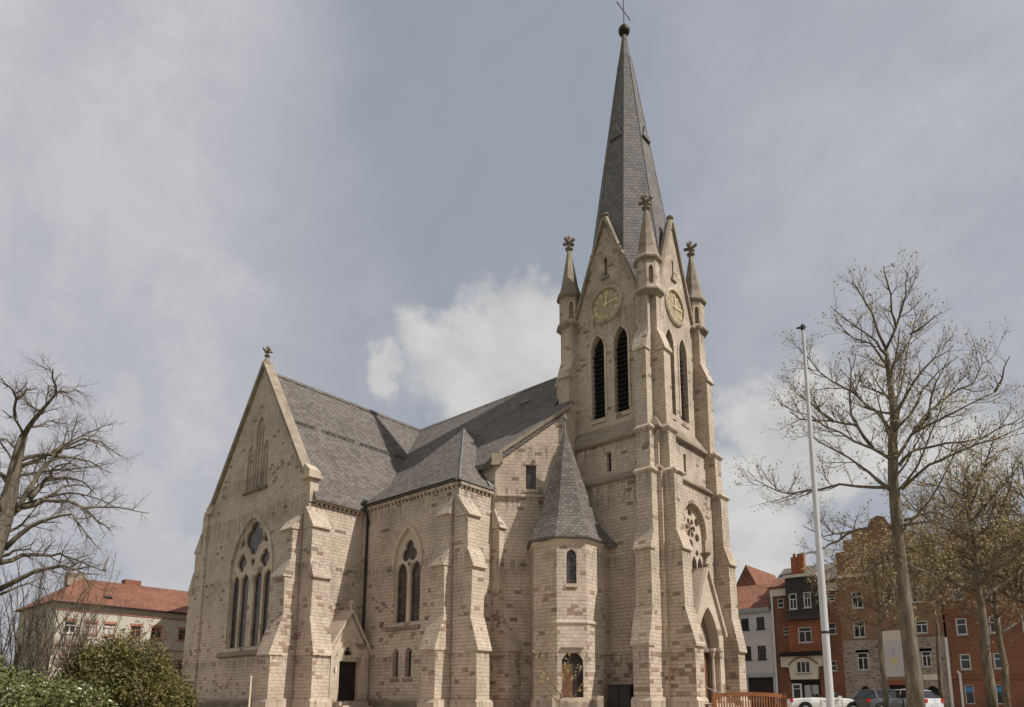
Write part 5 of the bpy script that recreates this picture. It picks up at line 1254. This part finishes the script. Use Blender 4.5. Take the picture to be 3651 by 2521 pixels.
lb('front_leg', [(-0.885, -0.823, 0.45, 0.51, 0, 0.62), (0.823, 0.885, 0.45, 0.51, 0, 0.62)])
lb('armrest', [(-0.89, -0.818, 0.03, 0.54, 0.621, 0.655), (0.818, 0.89, 0.03, 0.54, 0.621, 0.655)])
lb('seat_slat', [(-0.82, 0.82, 0.03+0.085*k, 0.095+0.085*k, 0.41, 0.435) for k in range(6)])
lb('seat_rail', [(-0.822, 0.822, 0.455, 0.5, 0.33, 0.405), (-0.822, 0.822, -0.02, 0.02, 0.33, 0.405)])
t.location = bc; t.rotation_euler = (0, 0, math.atan2(cr.y, cr.x)+R(4))
# pale stake beside the transept
p0 = at(889, 2500, 33); b = MB(); b.tube([(p0.x, p0.y, 0), (p0.x+0.02, p0.y, 1.78)], [0.045, 0.038], 7)
tag(b.build('wooden_stake', plain('weathered_wood', (0.55, 0.48, 0.36), 0.8, 0.2, 4.0)), 'pale wooden stake standing before the transept window', 'stake')
# black cabinet between turret and tower, handrail at the portal
t = thing('cabinet', (2.0, -5.1, 0), 'black metal cabinet between the stair turret and tower buttress', 'cabinet')
b = MB(); b.box(1.15, 2.55, -5.5, -4.6, 0.06, 1.55); b.build('body', M_GUTTER, t)
b = MB(); b.box(1.1, 2.6, -5.56, -4.55, 1.553, 1.61); b.build('lid', M_DARKM, t)
b = MB(); b.box(1.2, 1.82, -5.525, -5.503, 0.12, 1.48); b.box(1.87, 2.5, -5.525, -5.503, 0.12, 1.48); build_each(b, 'door', M_GUTTER, t)
t = thing('handrail', (6.2, -2.0, 0), 'pale metal handrail beside the steps of the main portal', 'handrail')
b = MB(); b.tube([(4.75, -2.05, 1.62), (6.5, -2.05, 0.98), (6.6, -2.05, 0.9)], 0.028, 8); b.build('rail', M_ZINC, t)
for x, z0, z1 in ((4.9, 0.6, 1.56), (5.7, 0.2, 1.27), (6.48, 0.0, 0.98)):
    b = MB(); b.tube([(x, -2.05, z0), (x, -2.05, z1)], 0.022, 8); b.build('post', M_ZINC, t)

# ================================================================== CARS
M_TYRE = plain('tyre_rubber', (0.012, 0.012, 0.012), 0.85, 0.2, 4.0)
M_RIM = plain('alloy_rim', (0.45, 0.45, 0.46), 0.3, 0.1, 4.0, 0.8)
M_CGLASS = plain('car_glass', (0.012, 0.013, 0.015), 0.06, 0.2, 1.0, spec=0.6)
M_RLIGHT = plain('red_light', (0.45, 0.02, 0.02), 0.25, 0.1, 2.0)
M_HLIGHT = plain('headlight_glass', (0.6, 0.6, 0.6), 0.1, 0.1, 2.0)
M_INT = plain('black_upholstery', (0.015, 0.014, 0.014), 0.8, 0.2, 3.0)
def paint(name, c):
    m, t_, p = new_mat(name); t_.put(p.inputs['Base Color'], (*c, 1)); p.inputs['Roughness'].default_value = 0.35
    p.inputs['Coat Weight'].default_value = 0.7; p.inputs['Coat Roughness'].default_value = 0.08; return m
def car(name, label, loc, heading, mat, style, group='cars parked along the street'):
    t = thing(name, (0, 0, 0), label, 'car', group)
    L = 2.15
    if style == 'open': top = [(-2.15, 0.62), (-2.05, 0.86), (-1.5, 0.95), (-0.75, 0.98), (0.1, 0.96), (0.62, 0.97), (1.2, 0.92), (1.8, 0.80), (2.08, 0.66), (2.15, 0.5)]
    elif style == 'hatch': top = [(-2.1, 0.7), (-2.06, 0.95), (-1.5, 1.0), (-0.7, 0.99), (0.2, 0.97), (0.85, 0.96), (1.3, 0.90), (1.85, 0.78), (2.08, 0.66), (2.14, 0.5)]
    b = MB(); loops = []
    for x, z in top:
        hw = 0.86*(1-0.16*abs(x/2.15)**4); lo = 0.22+(0.12 if abs(x) > 1.95 else 0)
        loops.append([(x, -hw*0.93, lo), (x, -hw, lo+0.12), (x, -hw, max(lo+0.14, z-0.28)), (x, -hw*0.95, max(lo+0.16, z-0.05)), (x, -hw*0.8, z), (x, hw*0.8, z), (x, hw*0.95, max(lo+0.16, z-0.05)), (x, hw, max(lo+0.14, z-0.28)), (x, hw, lo+0.12), (x, hw*0.93, lo)])
    b.loft(loops); body = b.build('body', mat, t, smooth=False)
    if style == 'hatch':
        cab = [(-2.0, 0.98, 0.70, 0.99), (-1.55, 1.0, 0.68, 1.38), (-0.6, 1.0, 0.66, 1.47), (0.1, 0.98, 0.66, 1.42), (0.95, 0.96, 0.70, 0.98)]
        b = MB(); b.loft([[(x, -w_*1.08, z0-0.02), (x, -w_*0.86, z1-0.05), (x, -w_*0.6, z1), (x, w_*0.6, z1), (x, w_*0.86, z1-0.05), (x, w_*1.08, z0-0.02)] for x, z0, w_, z1 in cab])
        b.build('windows', M_CGLASS, t)
        b = MB(); b.loft([[(x, -w_, z), (x, -w_*0.7, z+0.035), (x, w_*0.7, z+0.035), (x, w_, z), (x, w_, z-0.03), (x, -w_, z-0.03)] for x, w_, z in ((-1.5, 0.60, 1.385), (-0.6, 0.60, 1.465), (0.12, 0.60, 1.42))]); b.build('roof', mat, t)
        for s in (-1, 1):
            for x0_, x1_, z0, z1 in ((-0.55, -0.47, 0.98, 1.43), (-1.5, -1.36, 0.98, 1.36)):
                q = MB(); q.loft([[(x0_, s*0.735, z0), (x1_, s*0.735, z0), (x1_, s*0.60, z1), (x0_, s*0.60, z1)], [(x0_, s*0.76, z0), (x1_, s*0.76, z0), (x1_, s*0.62, z1), (x0_, s*0.62, z1)]]); q.build('pillar', mat, t)
    else:
        b = MB(); b.box(-0.75, 0.55, -0.66, 0.66, 0.7, 1.0); b.build('interior', M_INT, t)
        for x, y in ((-0.3, -0.36), (-0.3, 0.36)):
            q = MB(); q.loft([[(x-0.12, y-0.2, 1.0), (x, y-0.2, 1.0), (x, y+0.2, 1.0), (x-0.12, y+0.2, 1.0)], [(x-0.26, y-0.15, 1.2), (x-0.16, y-0.15, 1.2), (x-0.16, y+0.15, 1.2), (x-0.26, y+0.15, 1.2)]]); q.build('seat', M_INT, t)
        q = MB(); q.loft([[(0.92, -0.68, 0.96), (0.95, -0.68, 0.96), (0.95, 0.68, 0.96), (0.92, 0.68, 0.96)], [(0.45, -0.58, 1.32), (0.48, -0.58, 1.33), (0.48, 0.58, 1.33), (0.45, 0.58, 1.32)]]); q.build('windscreen', M_CGLASS, t)
    for x in (-1.32, 1.32):
        for s in (-1, 1):
            q = MB(); q.loft([[(x+0.39*math.cos(a), s*w_, 0.36+0.39*math.sin(a)) for a in [2*math.pi*k/20 for k in range(20)]] for w_ in (0.5, 0.868)]); ar_ = q.build('wheel_arch', M_INT, t)
            q = MB(); q.loft([[(x+r*math.cos(a), s*w_, 0.32+r*math.sin(a)) for a in [2*math.pi*k/20 for k in range(20)]] for r, w_ in ((0.30, 0.66), (0.32, 0.68), (0.32, 0.86), (0.29, 0.878))]); wh = q.build('wheel', M_TYRE, t)
            q = MB(); q.loft([[(x+r*math.cos(a), s*w_, 0.32+r*math.sin(a)) for a in [2*math.pi*k/16 for k in range(16)]] for r, w_ in ((0.2, 0.872), (0.2, 0.884), (0.05, 0.892))]); q.build('rim', M_RIM, wh)
    for s in (-1, 1):
        q = MB(); q.box(2.02, 2.125, min(s*0.5, s*0.76), max(s*0.5, s*0.76), 0.58, 0.70); q.build('headlight', M_HLIGHT, t)
        q = MB(); q.box(-2.13, -1.98, min(s*0.56, s*0.78), max(s*0.56, s*0.78), 0.72, 0.92); q.build('tail_light', M_RLIGHT, t)
        q = MB(); q.box(0.5, 0.68, min(s*0.85, s*1.0), max(s*0.85, s*1.0), 0.95, 1.08); q.build('mirror', mat, t)
        q = MB(); q.box(-0.28, -0.14, min(s*0.855, s*0.87), max(s*0.855, s*0.87), 0.77, 0.80); q.build('door_handle', M_DARKM, t)
        q = MB(); q.box(-0.46, -0.445, min(s*0.84, s*0.863), max(s*0.84, s*0.863), 0.32, 0.86); q.box(0.72, 0.735, min(s*0.84, s*0.863), max(s*0.84, s*0.863), 0.32, 0.82); build_each(q, 'door_gap', M_INT, t)
    q = MB(); q.box(2.1, 2.17, -0.6, 0.6, 0.32, 0.44); q.build('grille', M_INT, t)
    t.location = loc; t.rotation_euler = (0, 0, heading)
    return t
hd = math.atan2(cr.y, cr.x)
c1_ = at(2940, 2500, 45.5); car('car', 'white open convertible parked behind the flagpole', (c1_.x, c1_.y, 0.012), hd-R(8), paint('white_car_paint', (0.74, 0.73, 0.70)), 'open')
c2_ = at(3158, 2500, 46.5); car('car', 'dark grey hatchback with red tail light behind the slender tree', (c2_.x, c2_.y, 0.012), hd+R(20), paint('grey_car_paint', (0.06, 0.06, 0.07)), 'hatch')
c3_ = at(3214, 2500, 47.5); car('car', 'silver hatchback partly hidden by the tallest bare tree trunk', (c3_.x, c3_.y, 0.012), hd+R(112), paint('silver_car_paint', (0.55, 0.56, 0.58)), 'hatch')
c4_ = at(2690, 2500, 62); car('car', 'black hatchback before the dark passage of the lilac house', (c4_.x, c4_.y, 0.012), hd+R(70), paint('black_car_paint', (0.012, 0.012, 0.014)), 'hatch')
# low grass bank under the right-hand trees
b = MB(); n = 36; c_ = at(3150, 2500, 37)
rings = [[(c_.x+(5.5*math.cos(a)*r)*1.0+0.6*r*math.sin(3*a), c_.y+(2.4*math.sin(a)*r), z) for a in [2*math.pi*k/n for k in range(n)]] for r, z in ((1.0, -0.05), (0.8, 0.2), (0.5, 0.40), (0.2, 0.48))]
b.loft(rings); tag(b.build('grass_bank', M_GRASS, smooth=True), kind='structure')
rng = random.Random(77); b = MB()
for k in range(5000):
    a = rng.random()*6.283; r = math.sqrt(rng.random()); z = 0.48*(1-r*r); x, y = c_.x+5.3*r*math.cos(a), c_.y+2.3*r*math.sin(a)
    h = rng.uniform(0.05, 0.14); q = rng.random()*6.28; dx, dy = math.cos(q)*0.012, math.sin(q)*0.012
    b.poly([(x-dx, y-dy, z-0.02), (x+dx, y+dy, z-0.02), (x+rng.gauss(0, 0.03), y+rng.gauss(0, 0.03), z+h)])
tag(b.build('grass_tufts', M_LEAFL, recalc=False), 'short grass on the low bank under the trees', 'grass', kind='stuff')
